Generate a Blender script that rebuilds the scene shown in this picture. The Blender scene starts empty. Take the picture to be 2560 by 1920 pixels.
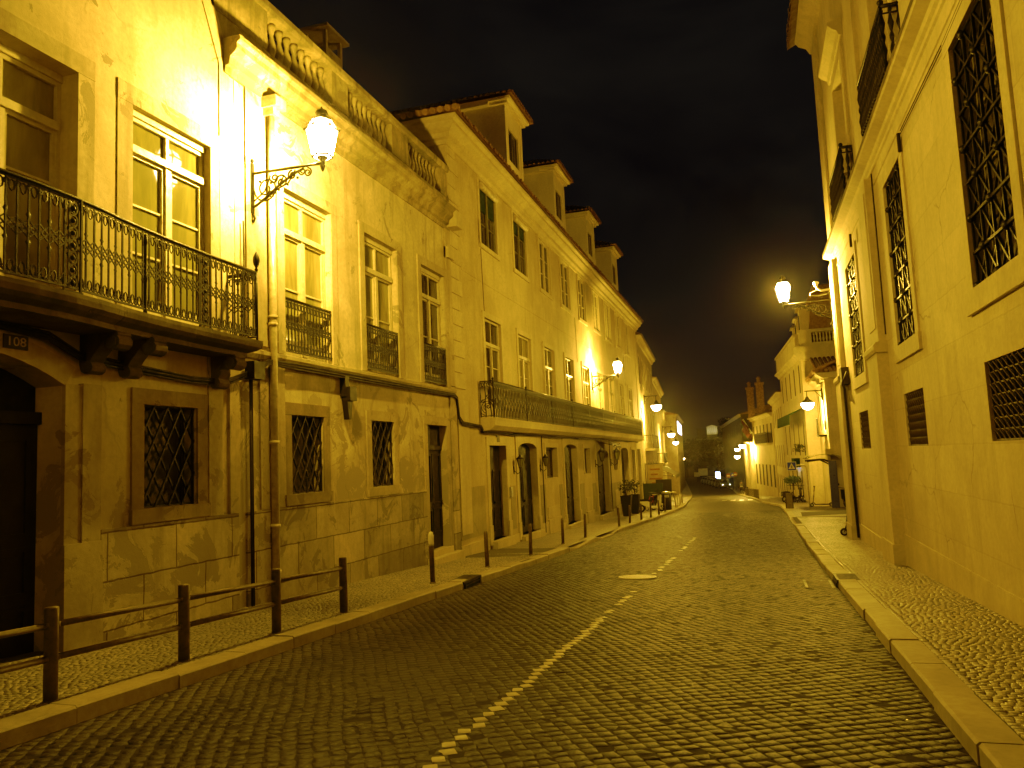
import bpy, math, random
import numpy as np
from mathutils import Vector, Matrix
random.seed(7)
rng = np.random.default_rng(7)
PI = math.pi
sc = bpy.context.scene
COL = sc.collection
R = math.radians

# ------------------------------------------------------------------ camera
CAMH = 1.65
F = 1923.0
Yc = Vector((608, -165, -F)).normalized()
Zc = Vector((-850, 19210, -F)); Zc = (Zc - Zc.dot(Yc) * Yc).normalized()
Xc = Yc.cross(Zc)
cam_d = bpy.data.cameras.new('camera'); cam = bpy.data.objects.new('camera', cam_d); COL.objects.link(cam)
cam.matrix_world = Matrix.Translation((0, 0, CAMH)) @ Matrix((Xc, Yc, Zc)).to_4x4()
cam_d.sensor_width = 36; cam_d.lens = 36 * F / 2560
cam_d.clip_start = 0.05; cam_d.clip_end = 3000
sc.camera = cam
sc.view_settings.view_transform = 'Standard'; sc.view_settings.look = 'None'; sc.view_settings.exposure = 0
sc.view_settings.use_curve_mapping = True      # camera response: weak blue in the mids, clipping to white in the glare
_cm = sc.view_settings.curve_mapping; _cm.extend = 'EXTRAPOLATED' if hasattr(_cm, 'extend') else None
for _i, _pts in ((3, [(0, 0), (.012, .012), (.05, .076), (.2, .29), (.5, .60), (1, 1.1)]), (1, [(0, 0), (.12, .117), (.5, .5), (1, 1)]), (2, [(0, 0), (.012, .006), (.035, .020), (.08, .060), (.16, .28), (.25, 1.0), (1, 3.0)])):
    _c = _cm.curves[_i]
    while len(_c.points) < len(_pts): _c.points.new(.5, .5)
    for _p, (_x, _y) in zip(_c.points, _pts): _p.location = (_x, _y); _p.handle_type = 'VECTOR'
_cm.use_clip = False
_cm.update()
sc.cycles.use_denoising = True
sc.cycles.sample_clamp_indirect = 3.0
sc.cycles.max_bounces = 6; sc.cycles.diffuse_bounces = 4; sc.cycles.glossy_bounces = 3
sc.cycles.transparent_max_bounces = 8
sc.cycles.caustics_reflective = False; sc.cycles.caustics_refractive = False

# ------------------------------------------------------------------ ground profile and street plan
def interp(x, pts):
    if x <= pts[0][0]:
        a, b = pts[0], pts[1]
    elif x >= pts[-1][0]:
        a, b = pts[-2], pts[-1]
    else:
        for a, b in zip(pts, pts[1:]):
            if a[0] <= x <= b[0]: break
    return a[1] + (b[1] - a[1]) * (x - a[0]) / (b[0] - a[0])
ZP = [(-40, 1.8), (20, -.9), (60, -2.26), (115, -4.57), (170, -4.75), (400, -3.0)]
def zr(y): return interp(y, ZP)
KL = [(-30, -5.13), (30, -5.13), (38, -4.86), (46, -4.84), (56, -5.0), (80, -6.6), (117, -9.3), (170, -14.5), (220, -20)]
KR = [(-30, 1.1), (20, 1.12), (30, 1.2), (49, 1.27), (52, 1.25), (59, .3), (80, -.7), (99, -1.9), (130, -3.9), (170, -8.6), (220, -14)]
FL = [(-30, -7.3), (52.6, -7.3), (68, -8.1), (90, -10.0), (120, -13.2), (170, -18.5), (220, -25)]
FR = [(-30, 2.54), (23.9, 2.54), (24.0, 14), (46, 14), (46.1, 3.95), (52.4, 3.95), (52.5, 3.2), (81, 1.9), (93, -.6), (118, -2.9), (170, -7.5), (220, -13)]

# ------------------------------------------------------------------ node helpers
def new_mat(name):
    m = bpy.data.materials.new(name); m.use_nodes = True
    nt = m.node_tree; nt.nodes.clear()
    out = nt.nodes.new('ShaderNodeOutputMaterial')
    b = nt.nodes.new('ShaderNodeBsdfPrincipled'); nt.links.new(b.outputs[0], out.inputs[0])
    return m, nt, b, out
def nd(nt, t, **kw):
    n = nt.nodes.new(t)
    for k, v in kw.items():
        if k in n.inputs: n.inputs[k].default_value = v
        else: setattr(n, k, v)
    return n
def lk(nt, a, b): nt.links.new(a, b)
def noise(nt, vec, scale, detail=4, rough=.55, dist=0):
    n = nd(nt, 'ShaderNodeTexNoise'); n.inputs['Scale'].default_value = scale; n.inputs['Detail'].default_value = detail
    n.inputs['Roughness'].default_value = rough; n.inputs['Distortion'].default_value = dist
    lk(nt, vec, n.inputs['Vector']); return n.outputs['Fac']
def ramp(nt, fac, stops):
    r = nd(nt, 'ShaderNodeValToRGB')
    while len(r.color_ramp.elements) < len(stops): r.color_ramp.elements.new(.5)
    for e, (p, c) in zip(r.color_ramp.elements, stops):
        e.position = p; e.color = (c, c, c, 1) if isinstance(c, (int, float)) else (*c, 1)
    lk(nt, fac, r.inputs[0]); return r.outputs[0]
def mix(nt, fac, a, b, mode='MIX'):
    m = nd(nt, 'ShaderNodeMix', data_type='RGBA', blend_type=mode)
    for s, v in ((m.inputs[0], fac), (m.inputs[6], a), (m.inputs[7], b)):
        if isinstance(v, (int, float)): s.default_value = v if s.type == 'VALUE' else (v, v, v, 1)
        elif isinstance(v, tuple): s.default_value = (*v, 1)
        else: lk(nt, v, s)
    return m.outputs[2]
def math_n(nt, op, a, b=None):
    m = nd(nt, 'ShaderNodeMath', operation=op)
    for s, v in zip(m.inputs, (a, b)):
        if v is None: continue
        if isinstance(v, (int, float)): s.default_value = v
        else: lk(nt, v, s)
    return m.outputs[0]
def bump(nt, b, h, strength=.4, dist=.02):
    n = nd(nt, 'ShaderNodeBump'); n.inputs['Strength'].default_value = strength; n.inputs['Distance'].default_value = dist
    lk(nt, h, n.inputs['Height']); lk(nt, n.outputs[0], b.inputs['Normal'])
def geo_pos(nt):
    return nd(nt, 'ShaderNodeNewGeometry').outputs['Position']
def mapping(nt, vec, scale=(1, 1, 1), rot=(0, 0, 0), loc=(0, 0, 0)):
    m = nd(nt, 'ShaderNodeMapping'); m.inputs['Scale'].default_value = scale; m.inputs['Rotation'].default_value = rot; m.inputs['Location'].default_value = loc
    lk(nt, vec, m.inputs['Vector']); return m.outputs[0]

def plaster(name, light, dark, peel=.0, grime=.5, streak=.4, rough=.85, blocks=None, base_z=0.0, crack=.3, peel_z=None):
    """weathered lime render: broad mottling, rain streaks, peeled patches, soot near the ground"""
    m, nt, b, _ = new_mat(name)
    p = geo_pos(nt)
    big = noise(nt, p, .9, 5, .62, .6)
    col = mix(nt, ramp(nt, big, [(.38, 0.), (.66, 1.)]), dark, light)
    fine = noise(nt, p, 14, 4, .6)
    col = mix(nt, ramp(nt, fine, [(.35, .35), (.6, 0.)]), col, tuple(c * .75 for c in dark))
    st = noise(nt, mapping(nt, p, (3.5, 3.5, .35)), 1.0, 5, .65, .3)
    col = mix(nt, math_n(nt, 'MULTIPLY', ramp(nt, st, [(.5, 0.), (.72, 1.)]), streak), col, tuple(c * .45 for c in dark))
    sep = nd(nt, 'ShaderNodeSeparateXYZ'); lk(nt, p, sep.inputs[0])
    h = fine
    if peel > 0:
        pn = noise(nt, p, 1.6, 7, .68, .9)
        if peel_z:
            zz = nd(nt, 'ShaderNodeMapRange'); lk(nt, sep.outputs[2], zz.inputs[0])
            for i, v in enumerate((peel_z[0], peel_z[1], .14, -.06)): zz.inputs[i + 1].default_value = v
            pn = math_n(nt, 'ADD', pn, zz.outputs[0])
        pm = ramp(nt, pn, [(.62 - peel * .12, 0.), (.635 - peel * .12, 1.)])
        col = mix(nt, pm, col, tuple(c * .48 for c in light))
        h = math_n(nt, 'SUBTRACT', fine, math_n(nt, 'MULTIPLY', pm, .8))
    # soot low on the wall, broken by noise
    lo = nd(nt, 'ShaderNodeMapRange'); lk(nt, math_n(nt, 'ADD', sep.outputs[2], math_n(nt, 'MULTIPLY', big, 1.6)), lo.inputs[0])
    for i, v in enumerate((base_z + .2, base_z + 2.8, 1., 0.)): lo.inputs[i + 1].default_value = v
    col = mix(nt, math_n(nt, 'MULTIPLY', lo.outputs[0], grime), col, tuple(c * .4 for c in dark))
    if crack > 0:
        v = nd(nt, 'ShaderNodeTexVoronoi', feature='DISTANCE_TO_EDGE'); v.inputs['Scale'].default_value = .55
        wob = nd(nt, 'ShaderNodeTexNoise'); wob.inputs['Scale'].default_value = 2.3; wob.inputs['Detail'].default_value = 5; lk(nt, p, wob.inputs['Vector'])
        lk(nt, mix(nt, .45, p, wob.outputs['Color'], 'ADD'), v.inputs['Vector'])
        ck = ramp(nt, v.outputs['Distance'], [(.0, 1.), (.012, 0.)])
        ck = math_n(nt, 'MULTIPLY', ck, ramp(nt, noise(nt, p, .7, 2), [(.5, 0.), (.6, crack)]))
        col = mix(nt, ck, col, tuple(c * .3 for c in dark))
    if blocks:
        bw, bh, z0, ctr = (*blocks, 1.)[:4]
        cb = nd(nt, 'ShaderNodeCombineXYZ'); lk(nt, math_n(nt, 'ADD', sep.outputs[0], sep.outputs[1]), cb.inputs[0]); lk(nt, math_n(nt, 'SUBTRACT', sep.outputs[2], z0), cb.inputs[1])
        dist = nd(nt, 'ShaderNodeTexNoise'); dist.inputs['Scale'].default_value = 5; lk(nt, p, dist.inputs['Vector'])
        vv = mix(nt, .03, cb.outputs[0], dist.outputs['Color'], 'ADD')
        br = nd(nt, 'ShaderNodeTexBrick'); lk(nt, vv, br.inputs['Vector'])
        br.inputs['Scale'].default_value = 1; br.inputs['Brick Width'].default_value = bw; br.inputs['Row Height'].default_value = bh
        br.inputs['Mortar Size'].default_value = .012; br.inputs['Mortar Smooth'].default_value = .3
        br.inputs['Color1'].default_value = (1, 1, 1, 1); br.inputs['Color2'].default_value = (.5, .5, .5, 1); br.inputs['Mortar'].default_value = (.3, .28, .22, 1)
        col = mix(nt, ctr, col, br.outputs['Color'], 'MULTIPLY')
        h = math_n(nt, 'SUBTRACT', h, math_n(nt, 'MULTIPLY', br.outputs['Fac'], ctr))
    lk(nt, col, b.inputs['Base Color']); b.inputs['Roughness'].default_value = rough
    b.inputs['Specular IOR Level'].default_value = .25
    bump(nt, b, h, .35, .012)
    return m

def simple(name, c, rough=.6, metal=0., var=.3, scale=8, bstr=.25, spec=.4):
    m, nt, b, _ = new_mat(name)
    p = nd(nt, 'ShaderNodeTexCoord').outputs['Object']
    n = noise(nt, p, scale, 5, .6, .2)
    lk(nt, mix(nt, ramp(nt, n, [(.3, 0.), (.7, 1.)]), tuple(x * (1 - var) for x in c), c), b.inputs['Base Color'])
    b.inputs['Roughness'].default_value = rough; b.inputs['Metallic'].default_value = metal; b.inputs['Specular IOR Level'].default_value = spec
    lk(nt, ramp(nt, n, [(.3, min(1, rough + .15)), (.7, max(0, rough - .12))]), b.inputs['Roughness'])
    if bstr: bump(nt, b, n, bstr, .01)
    return m

def glass(name, c=(.06, .055, .03), curtain=None, rough=.04):
    m, nt, b, _ = new_mat(name)
    p = geo_pos(nt)
    n = noise(nt, mapping(nt, p, (1, 2.2, .5)), 1.4, 4, .6, .5)
    c2 = curtain or tuple(x * .35 for x in c)
    lk(nt, mix(nt, ramp(nt, n, [(.42, 0.), (.62, 1.)]), c2, c), b.inputs['Base Color'])
    b.inputs['Roughness'].default_value = rough; b.inputs['IOR'].default_value = 1.52; b.inputs['Specular IOR Level'].default_value = .6
    w = noise(nt, p, 2.5, 2, .5)
    bump(nt, b, w, .06, .02)
    return m

def emis(name, c, s, transp=0.0):
    m, nt, b, out = new_mat(name)
    nt.nodes.remove(b)
    e = nd(nt, 'ShaderNodeEmission'); e.inputs[0].default_value = (*c, 1); e.inputs[1].default_value = s
    if transp:
        t = nd(nt, 'ShaderNodeBsdfTransparent'); x = nd(nt, 'ShaderNodeMixShader'); x.inputs[0].default_value = transp
        lk(nt, e.outputs[0], x.inputs[1]); lk(nt, t.outputs[0], x.inputs[2]); lk(nt, x.outputs[0], out.inputs[0])
    else: lk(nt, e.outputs[0], out.inputs[0])
    m.cycles.emission_sampling = 'NONE'
    return m

LC = (1.0, .575, .078)       # sodium light
M = {}
M['wallA'] = plaster('cream_render_old', (.66, .58, .42), (.50, .43, .30), peel=.45, grime=.45, streak=.3, peel_z=(-.2, 2.6))
M['wallB'] = plaster('stained_render', (.70, .62, .45), (.46, .40, .28), peel=.7, grime=.3, streak=.6, peel_z=(0, 4))
M['wallC'] = plaster('yellowed_render', (.60, .52, .36), (.46, .39, .26), peel=0.0, grime=.35, streak=.3, base_z=-1)
M['wallD'] = plaster('dull_render', (.5, .43, .3), (.36, .3, .2), peel=.1, grime=.4, base_z=-2)
M['wallDm'] = plaster('dormer_render', (.85, .76, .56), (.74, .65, .47), grime=0, streak=.15)  # albedo raised above the house walls to stand in for missing light
M['tileP'] = simple('pale_old_tile', (.55, .42, .26), .8, 0, .45, 6, .4)
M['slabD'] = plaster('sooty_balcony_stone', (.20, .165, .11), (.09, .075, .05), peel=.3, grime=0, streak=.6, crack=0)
M['stoneDk'] = plaster('brown_window_stone', (.36, .30, .20), (.22, .18, .12), peel=.35, grime=.3, streak=.5, crack=0)
M['ironZ'] = simple('lit_grille_iron', (.11, .09, .055), .6, 0, .5, 20, .3)  # lit look of the rusty iron put into the base colour
M['wallK'] = plaster('unlit_dark_render', (.07, .06, .045), (.035, .03, .022), peel=.3, grime=.3)  # near-black colour stands in for walls that no lamp reaches
M['wallF'] = plaster('smooth_pale_render', (.66, .58, .42), (.54, .47, .34), peel=0, grime=.33, streak=.25, crack=.6, base_z=-1, blocks=(1.9, .66, -.36, .22))
M['wallFu'] = plaster('smooth_pale_render_upper', (.66, .58, .42), (.54, .47, .34), peel=0, grime=0, streak=.3, crack=.15)
M['wallG'] = plaster('pale_render_far', (.58, .5, .36), (.46, .39, .27), grime=.3, base_z=-2)
M['stone'] = plaster('limestone_trim', (.58, .50, .36), (.38, .33, .23), peel=.25, grime=.6, streak=.5, crack=0)
M['stoneC'] = plaster('limestone_trim_clean', (.64, .56, .40), (.5, .44, .31), peel=0, grime=.35, streak=.3, crack=0, base_z=-1)
M['stoneM'] = plaster('mossy_cornice_stone', (.52, .45, .30), (.24, .21, .12), peel=.6, grime=0, streak=.9, crack=0)
M['plinth'] = plaster('plinth_blocks', (.66, .58, .42), (.44, .38, .27), peel=.7, grime=.2, streak=.5, crack=.2, blocks=(1.12, .56, -.08))
M['iron'] = simple('wrought_iron', (.012, .0105, .008), .5, 0, .5, 30, .4)
M['ironW'] = simple('rusty_iron', (.022, .017, .011), .55, 0, .5, 20, .4)
M['frame'] = simple('window_paint', (.62, .56, .40), .5, 0, .25, 12, .2)
M['frameO'] = simple('olive_window_paint', (.20, .18, .09), .5, 0, .3, 12, .2)
M['frameD'] = simple('dark_window_paint', (.05, .04, .025), .5, 0, .3, 12, .2)
M['glass'] = glass('old_glass', (.34, .32, .16), (.20, .19, .09))
M['glassD'] = glass('dark_glass', (.03, .027, .015), (.09, .08, .045))
M['glassL'] = glass('glass_with_curtain', (.20, .195, .09), (.14, .14, .07))
M['door'] = simple('dark_door_wood', (.016, .012, .007), .55, 0, .4, 5, .4)
M['doorG'] = simple('green_door_paint', (.018, .02, .011), .5, 0, .3, 5, .3)
M['black'] = simple('black_void', (.008, .007, .005), .8)
M['dark'] = simple('dark_metal', (.02, .018, .013), .5, .2)
M['tile'] = simple('clay_roof_tile', (.36, .21, .11), .8, 0, .55, 6, .4)
M['roofD'] = simple('dark_roof', (.05, .035, .02), .85)
M['pipe'] = simple('painted_pipe', (.66, .58, .40), .5, .1, .45, 9, .2)
M['cable'] = simple('black_cable', (.02, .017, .01), .6)
M['granite'] = plaster('kerb_granite', (.42, .37, .27), (.27, .235, .16), grime=0, streak=.2, rough=.6, crack=.3)
M['post'] = simple('guardrail_paint', (.16, .125, .06), .5, .3, .4, 14, .3)
M['castiron'] = simple('cast_iron_drain', (.03, .027, .02), .5, .3, .4, 12, .4)
M['white'] = simple('white_paint', (.75, .72, .62), .4, 0, .15)
M['blue'] = simple('sign_blue', (.015, .04, .8), .35, 0, .1)
M['red'] = simple('sign_red', (.26, .02, .014), .4, 0, .2)
M['green'] = simple('green_canvas', (.003, .034, .018), .95, 0, .35, 4, .25, .05)
M['greenbin'] = simple('green_plastic', (.02, .045, .02), .5)
M['planter'] = simple('black_planter', (.012, .012, .01), .45)
M['leafL'] = simple('leaf_green', (.07, .11, .025), .5, 0, .5, 3, 0)
M['leaf'] = simple('leaf_dark', (.04, .05, .016), .6, 0, .5, 3, 0)
M['bark'] = simple('bark', (.06, .045, .03), .9)
M['rubber'] = simple('rubber', (.012, .012, .01), .7)
M['chrome'] = simple('brushed_steel', (.5, .5, .48), .3, .9, .1)
M['cloth'] = simple('dark_clothing', (.012, .011, .012), .8)
M['clothW'] = simple('pale_clothing', (.5, .48, .42), .8)
M['skin'] = simple('skin', (.5, .28, .17), .5)
M['hair'] = simple('hair', (.015, .01, .008), .6)
M['carp'] = simple('car_paint', (.25, .24, .21), .25, .3, .1, 2, 0)
M['shelter'] = simple('bluish_steel_panel', (.09, .10, .3), .35, .5, .3)
M['flagred'] = simple('dark_red_cloth', (.10, .008, .006), .8)
M['print'] = simple('faded_print', (.34, .16, .05), .7)
M['awn'] = simple('awning_canvas', (.16, .14, .08), .8)
M['canvas'] = simple('printed_banner', (.50, .42, .24), .7, 0, .35, 3)
M['lampglass'] = emis('lit_lantern_glass', (1., .72, .22), 24.0, .5)
M['globe'] = emis('lit_lamp_globe', (1., .75, .28), 12.0)
M['whitelit'] = emis('lit_window_white', (1., .88, .6), 2.2)
M['shoplit'] = emis('shop_spot_white', (.8, .95, 1.), 9.0)
M['panel_lit'] = emis('lit_poster_panel', (.85, 1., .95), 5.0)
M['headl'] = emis('headlight', (1., .85, .5), 3.0)
M['terrain'] = simple('dark_hill_scrub', (.03, .03, .015), .95, 0, .5, .05)

def road_mats():
    # far road sheet: brick-laid setts as bump
    def setts(name, c1, c2, w, h, rough, dark, sc_b=.6):
        m, nt, b, _ = new_mat(name)
        p = geo_pos(nt)
        wob = nd(nt, 'ShaderNodeTexNoise'); wob.inputs['Scale'].default_value = 1.2; lk(nt, p, wob.inputs['Vector'])
        vv = mix(nt, .25, p, wob.outputs['Color'], 'ADD')
        br = nd(nt, 'ShaderNodeTexBrick'); lk(nt, vv, br.inputs['Vector'])
        br.inputs['Scale'].default_value = 1; br.inputs['Brick Width'].default_value = w; br.inputs['Row Height'].default_value = h
        br.inputs['Mortar Size'].default_value = .012; br.inputs['Mortar Smooth'].default_value = .6
        br.inputs['Color1'].default_value = (*c1, 1); br.inputs['Color2'].default_value = (*c2, 1); br.inputs['Mortar'].default_value = (*dark, 1)
        big = noise(nt, p, .35, 4, .6, .4)
        col = mix(nt, ramp(nt, big, [(.35, .55), (.65, 0.)]), br.outputs['Color'], tuple(x * .55 for x in c2))
        lk(nt, col, b.inputs['Base Color'])
        n = noise(nt, p, 9, 3, .7)
        lk(nt, ramp(nt, n, [(.3, rough + .12), (.7, rough - .1)]), b.inputs['Roughness'])
        hh = math_n(nt, 'ADD', math_n(nt, 'MULTIPLY', br.outputs['Fac'], -1.), math_n(nt, 'MULTIPLY', n, 1.3))
        bump(nt, b, hh, sc_b, .03)
        return m
    M['roadfar'] = setts('sett_road_far', (.038, .033, .024), (.024, .021, .016), .12, .11, .62, (.014, .012, .009))
    M['pavefar'] = setts('limestone_mosaic_far', (.32, .28, .20), (.22, .19, .135), .085, .08, .5, (.09, .075, .05))
    def stones(name, lo, hi, rough, sp):
        m, nt, b, _ = new_mat(name)
        at = nd(nt, 'ShaderNodeAttribute', attribute_name='tone'); p = geo_pos(nt)
        n = noise(nt, p, 45, 4, .65)
        col = mix(nt, at.outputs['Fac'], lo, hi)
        big = noise(nt, p, .45, 5, .6, .5)
        col = mix(nt, ramp(nt, big, [(.35, .5), (.62, 0.)]), col, tuple(x * .5 for x in lo))
        col = mix(nt, ramp(nt, n, [(.35, .4), (.65, 0.)]), col, tuple(x * .6 for x in lo))
        lk(nt, col, b.inputs['Base Color'])
        if name == 'basalt_setts':   # dusty gutter along both kerbs, worn patches
            sx = nd(nt, 'ShaderNodeSeparateXYZ'); lk(nt, p, sx.inputs[0])
            dn = noise(nt, p, 1.3, 5, .65, .6)
            a1 = nd(nt, 'ShaderNodeMapRange'); lk(nt, sx.outputs[0], a1.inputs[0])
            for i, v in enumerate((-4.1, -5.0, -.25, 1.0)): a1.inputs[i + 1].default_value = v
            a1.clamp = False
            dm = ramp(nt, math_n(nt, 'ADD', a1.outputs[0], math_n(nt, 'MULTIPLY', math_n(nt, 'SUBTRACT', dn, .5), 1.8)), [(.15, 0.), (.75, .8)])
            col = mix(nt, dm, col, (.060, .052, .035))
            a2 = nd(nt, 'ShaderNodeMapRange'); lk(nt, sx.outputs[0], a2.inputs[0])
            for i, v in enumerate((.75, 1.15, -.3, .7)): a2.inputs[i + 1].default_value = v
            dm2 = ramp(nt, math_n(nt, 'ADD', a2.outputs[0], math_n(nt, 'MULTIPLY', math_n(nt, 'SUBTRACT', dn, .5), 1.5)), [(.15, 0.), (.8, .5)])
            col = mix(nt, dm2, col, (.045, .039, .027)); lk(nt, col, b.inputs['Base Color'])
        r = math_n(nt, 'ADD', math_n(nt, 'MULTIPLY', n, .45), rough - .2)
        lk(nt, r, b.inputs['Roughness']); b.inputs['Specular IOR Level'].default_value = sp
        bump(nt, b, n, .8, .010)
        return m
    M['sett'] = stones('basalt_setts', (.0042, .0038, .003), (.021, .0186, .0138), .50, .28)
    M['lime'] = stones('limestone_cubes', (.20, .175, .125), (.44, .39, .28), .40, .6)
    M['whitesett'] = stones('white_marker_setts', (.42, .38, .29), (.68, .62, .48), .5, .5)
    M['joint'] = simple('sandy_joint', (.009, .0078, .0055), .95, 0, .4, 20)
    M['jointP'] = simple('sandy_joint_pavement', (.10, .085, .055), .95, 0, .4, 20)
road_mats()

# ------------------------------------------------------------------ mesh builder
ORG = {}
class MB:
    def __init__(s, T=None): s.v = []; s.f = []; s.T = T or (lambda a, b, c: (a, b, c)); s.sm = []
    def mark(s):
        if not hasattr(s, 'cuts'): s.cuts = []
        s.cuts.append((len(s.v), len(s.f)))
    def build_multi(s, name, mat, parent=None):
        cuts = getattr(s, 'cuts', []) + [(len(s.v), len(s.f))]; last = None; v0 = f0 = 0
        for v1, f1 in cuts:
            if v1 > v0:
                m = MB(); m.v = s.v[v0:v1]; m.f = [tuple(i - v0 for i in f) for f in s.f[f0:f1]]; m.sm = s.sm[f0:f1]; last = m.build(name, mat, parent)
            v0, f0 = v1, f1
        return last
    def P(s, a, b, c): s.v.append(s.T(a, b, c)); return len(s.v) - 1
    def face(s, ids, smooth=False): s.f.append(tuple(ids)); s.sm.append(smooth)
    def quad(s, *pts):
        s.face([s.P(*p) for p in pts])
    def box(s, a0, a1, b0, b1, c0, c1, top=(0, 0, 0, 0)):
        i = len(s.v)
        for c, t in ((c0, 0), (c1, 1)):
            da0, da1, db0, db1 = [x * t for x in top]
            for a, b in ((a0 + da0, b0 + db0), (a1 - da1, b0 + db0), (a1 - da1, b1 - db1), (a0 + da0, b1 - db1)): s.P(a, b, c)
        for q in ((3, 2, 1, 0), (4, 5, 6, 7), (0, 1, 5, 4), (1, 2, 6, 5), (2, 3, 7, 6), (3, 0, 4, 7)): s.face([i + k for k in q])
    def obox(s, c, ax, ay, hz):  # oriented box: centre bottom c, half axes ax, ay (3-vectors), height hz
        c = Vector(c); ax = Vector(ax); ay = Vector(ay); i = len(s.v)
        for z in (0, hz):
            for sa, sb in ((-1, -1), (1, -1), (1, 1), (-1, 1)):
                p = c + ax * sa + ay * sb; s.P(p.x, p.y, p.z + z)
        for q in ((3, 2, 1, 0), (4, 5, 6, 7), (0, 1, 5, 4), (1, 2, 6, 5), (2, 3, 7, 6), (3, 0, 4, 7)): s.face([i + k for k in q])
    def prism(s, poly, n0, n1, axis='u'):
        """poly of 2-D points; extruded along axis: 'u' poly=(n,z); 'n' poly=(u,z); 'z' poly=(u,n)"""
        k = len(poly); i = len(s.v)
        for t in (n0, n1):
            for a, b in poly:
                if axis == 'u': s.P(t, a, b)
                elif axis == 'n': s.P(a, t, b)
                else: s.P(a, b, t)
        s.face([i + j for j in range(k)][::-1]); s.face([i + k + j for j in range(k)])
        for j in range(k): s.face((i + j, i + (j + 1) % k, i + k + (j + 1) % k, i + k + j))
    def tube(s, pts, r, seg=5, cap=True, r1=None):
        pts = [Vector(p) for p in pts]; n = len(pts); i0 = len(s.v); prev = None
        for k, p in enumerate(pts):
            d = (pts[min(k + 1, n - 1)] - pts[max(k - 1, 0)])
            if d.length < 1e-9: d = Vector((0, 0, 1))
            d.normalize()
            if prev is None:
                up = Vector((0, 0, 1)) if abs(d.z) < .9 else Vector((1, 0, 0))
                a = d.cross(up).normalized()
            else:
                a = prev - d * prev.dot(d)
                a = a.normalized() if a.length > 1e-6 else d.orthogonal().normalized()
            prev = a; b = d.cross(a)
            rr = r if r1 is None else r + (r1 - r) * k / (n - 1)
            for j in range(seg):
                t = 2 * PI * (j + .5) / seg
                q = p + a * (math.cos(t) * rr) + b * (math.sin(t) * rr); s.P(*q)
        for k in range(n - 1):
            for j in range(seg):
                a = i0 + k * seg + j; b = i0 + k * seg + (j + 1) % seg
                s.face((a, b, b + seg, a + seg), seg > 5)
        if cap:
            s.face([i0 + j for j in range(seg)][::-1]); s.face([i0 + (n - 1) * seg + j for j in range(seg)])
    def lathe(s, prof, c=(0, 0, 0), seg=12, smooth=True, phase=0, cap=True, wavy=None):
        i0 = len(s.v); n = len(prof)
        for r, z in prof:
            for j in range(seg):
                t = 2 * PI * j / seg + phase
                s.P(c[0] + r * math.cos(t), c[1] + r * math.sin(t), c[2] + z)
        for k in range(n - 1):
            for j in range(seg):
                a = i0 + k * seg + j; b = i0 + k * seg + (j + 1) % seg
                s.face((a, b, b + seg, a + seg), smooth)
        if cap:
            s.face([i0 + j for j in range(seg)][::-1]); s.face([i0 + (n - 1) * seg + j for j in range(seg)])
    def sphere(s, c, r, seg=10, rings=6, sq=(1, 1, 1)):
        i0 = len(s.v)
        for k in range(rings + 1):
            ph = PI * k / rings
            for j in range(seg):
                t = 2 * PI * j / seg
                s.P(c[0] + r * sq[0] * math.sin(ph) * math.cos(t), c[1] + r * sq[1] * math.sin(ph) * math.sin(t), c[2] + r * sq[2] * math.cos(ph))
        for k in range(rings):
            for j in range(seg):
                a = i0 + k * seg + j; b = i0 + k * seg + (j + 1) % seg
                s.face((a, b, b + seg, a + seg), True)
    def build(s, name, mat, parent=None):
        o = ORG.get(parent.name, (0, 0, 0)) if parent else (0, 0, 0)
        me = bpy.data.meshes.new(name)
        v = [(a - o[0], b - o[1], c - o[2]) for a, b, c in s.v]
        me.from_pydata(v, [], s.f)
        if any(s.sm): me.polygons.foreach_set('use_smooth', s.sm)
        me.materials.append(M[mat] if isinstance(mat, str) else mat)
        me.update()
        ob = bpy.data.objects.new(name, me); COL.objects.link(ob)
        if parent: ob.parent = parent; ORG[ob.name] = o
        return ob

def tag(o, label, cat, group=None):
    o['label'] = label; o['category'] = cat
    if group: o['group'] = group
    return o
def thing(name, label, cat, loc=(0, 0, 0), group=None):
    o = bpy.data.objects.new(name, None); COL.objects.link(o); o.location = loc; o.empty_display_size = .2
    ORG[o.name] = tuple(loc); return tag(o, label, cat, group)
def struct(name, mb, mat):
    o = mb.build(name, mat); o['kind'] = 'structure'; return o
def copy_tree(o, parent=None):
    c = o.copy(); COL.objects.link(c)
    if parent: c.parent = parent
    for ch in list(o.children): copy_tree(ch, c)
    return c
def dup(o, loc, rotz=None, label=None):
    c = copy_tree(o); c.location = loc
    if rotz is not None: c.rotation_euler = (0, 0, rotz)
    if label: c['label'] = label
    return c
def frame_T(origin, ang=None, U=None, N=None):
    """local (u along wall, n outwards, z up) -> world"""
    O = Vector(origin); U = Vector(U); N = Vector(N)
    def T(u, n, z):
        p = O + U * u + N * n; return (p.x, p.y, z + O.z)
    return T
TL = frame_T((-7.3, 0, 0), U=(0, 1, 0), N=(1, 0, 0))
TR = frame_T((2.54, 0, 0), U=(0, 1, 0), N=(-1, 0, 0))

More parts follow.
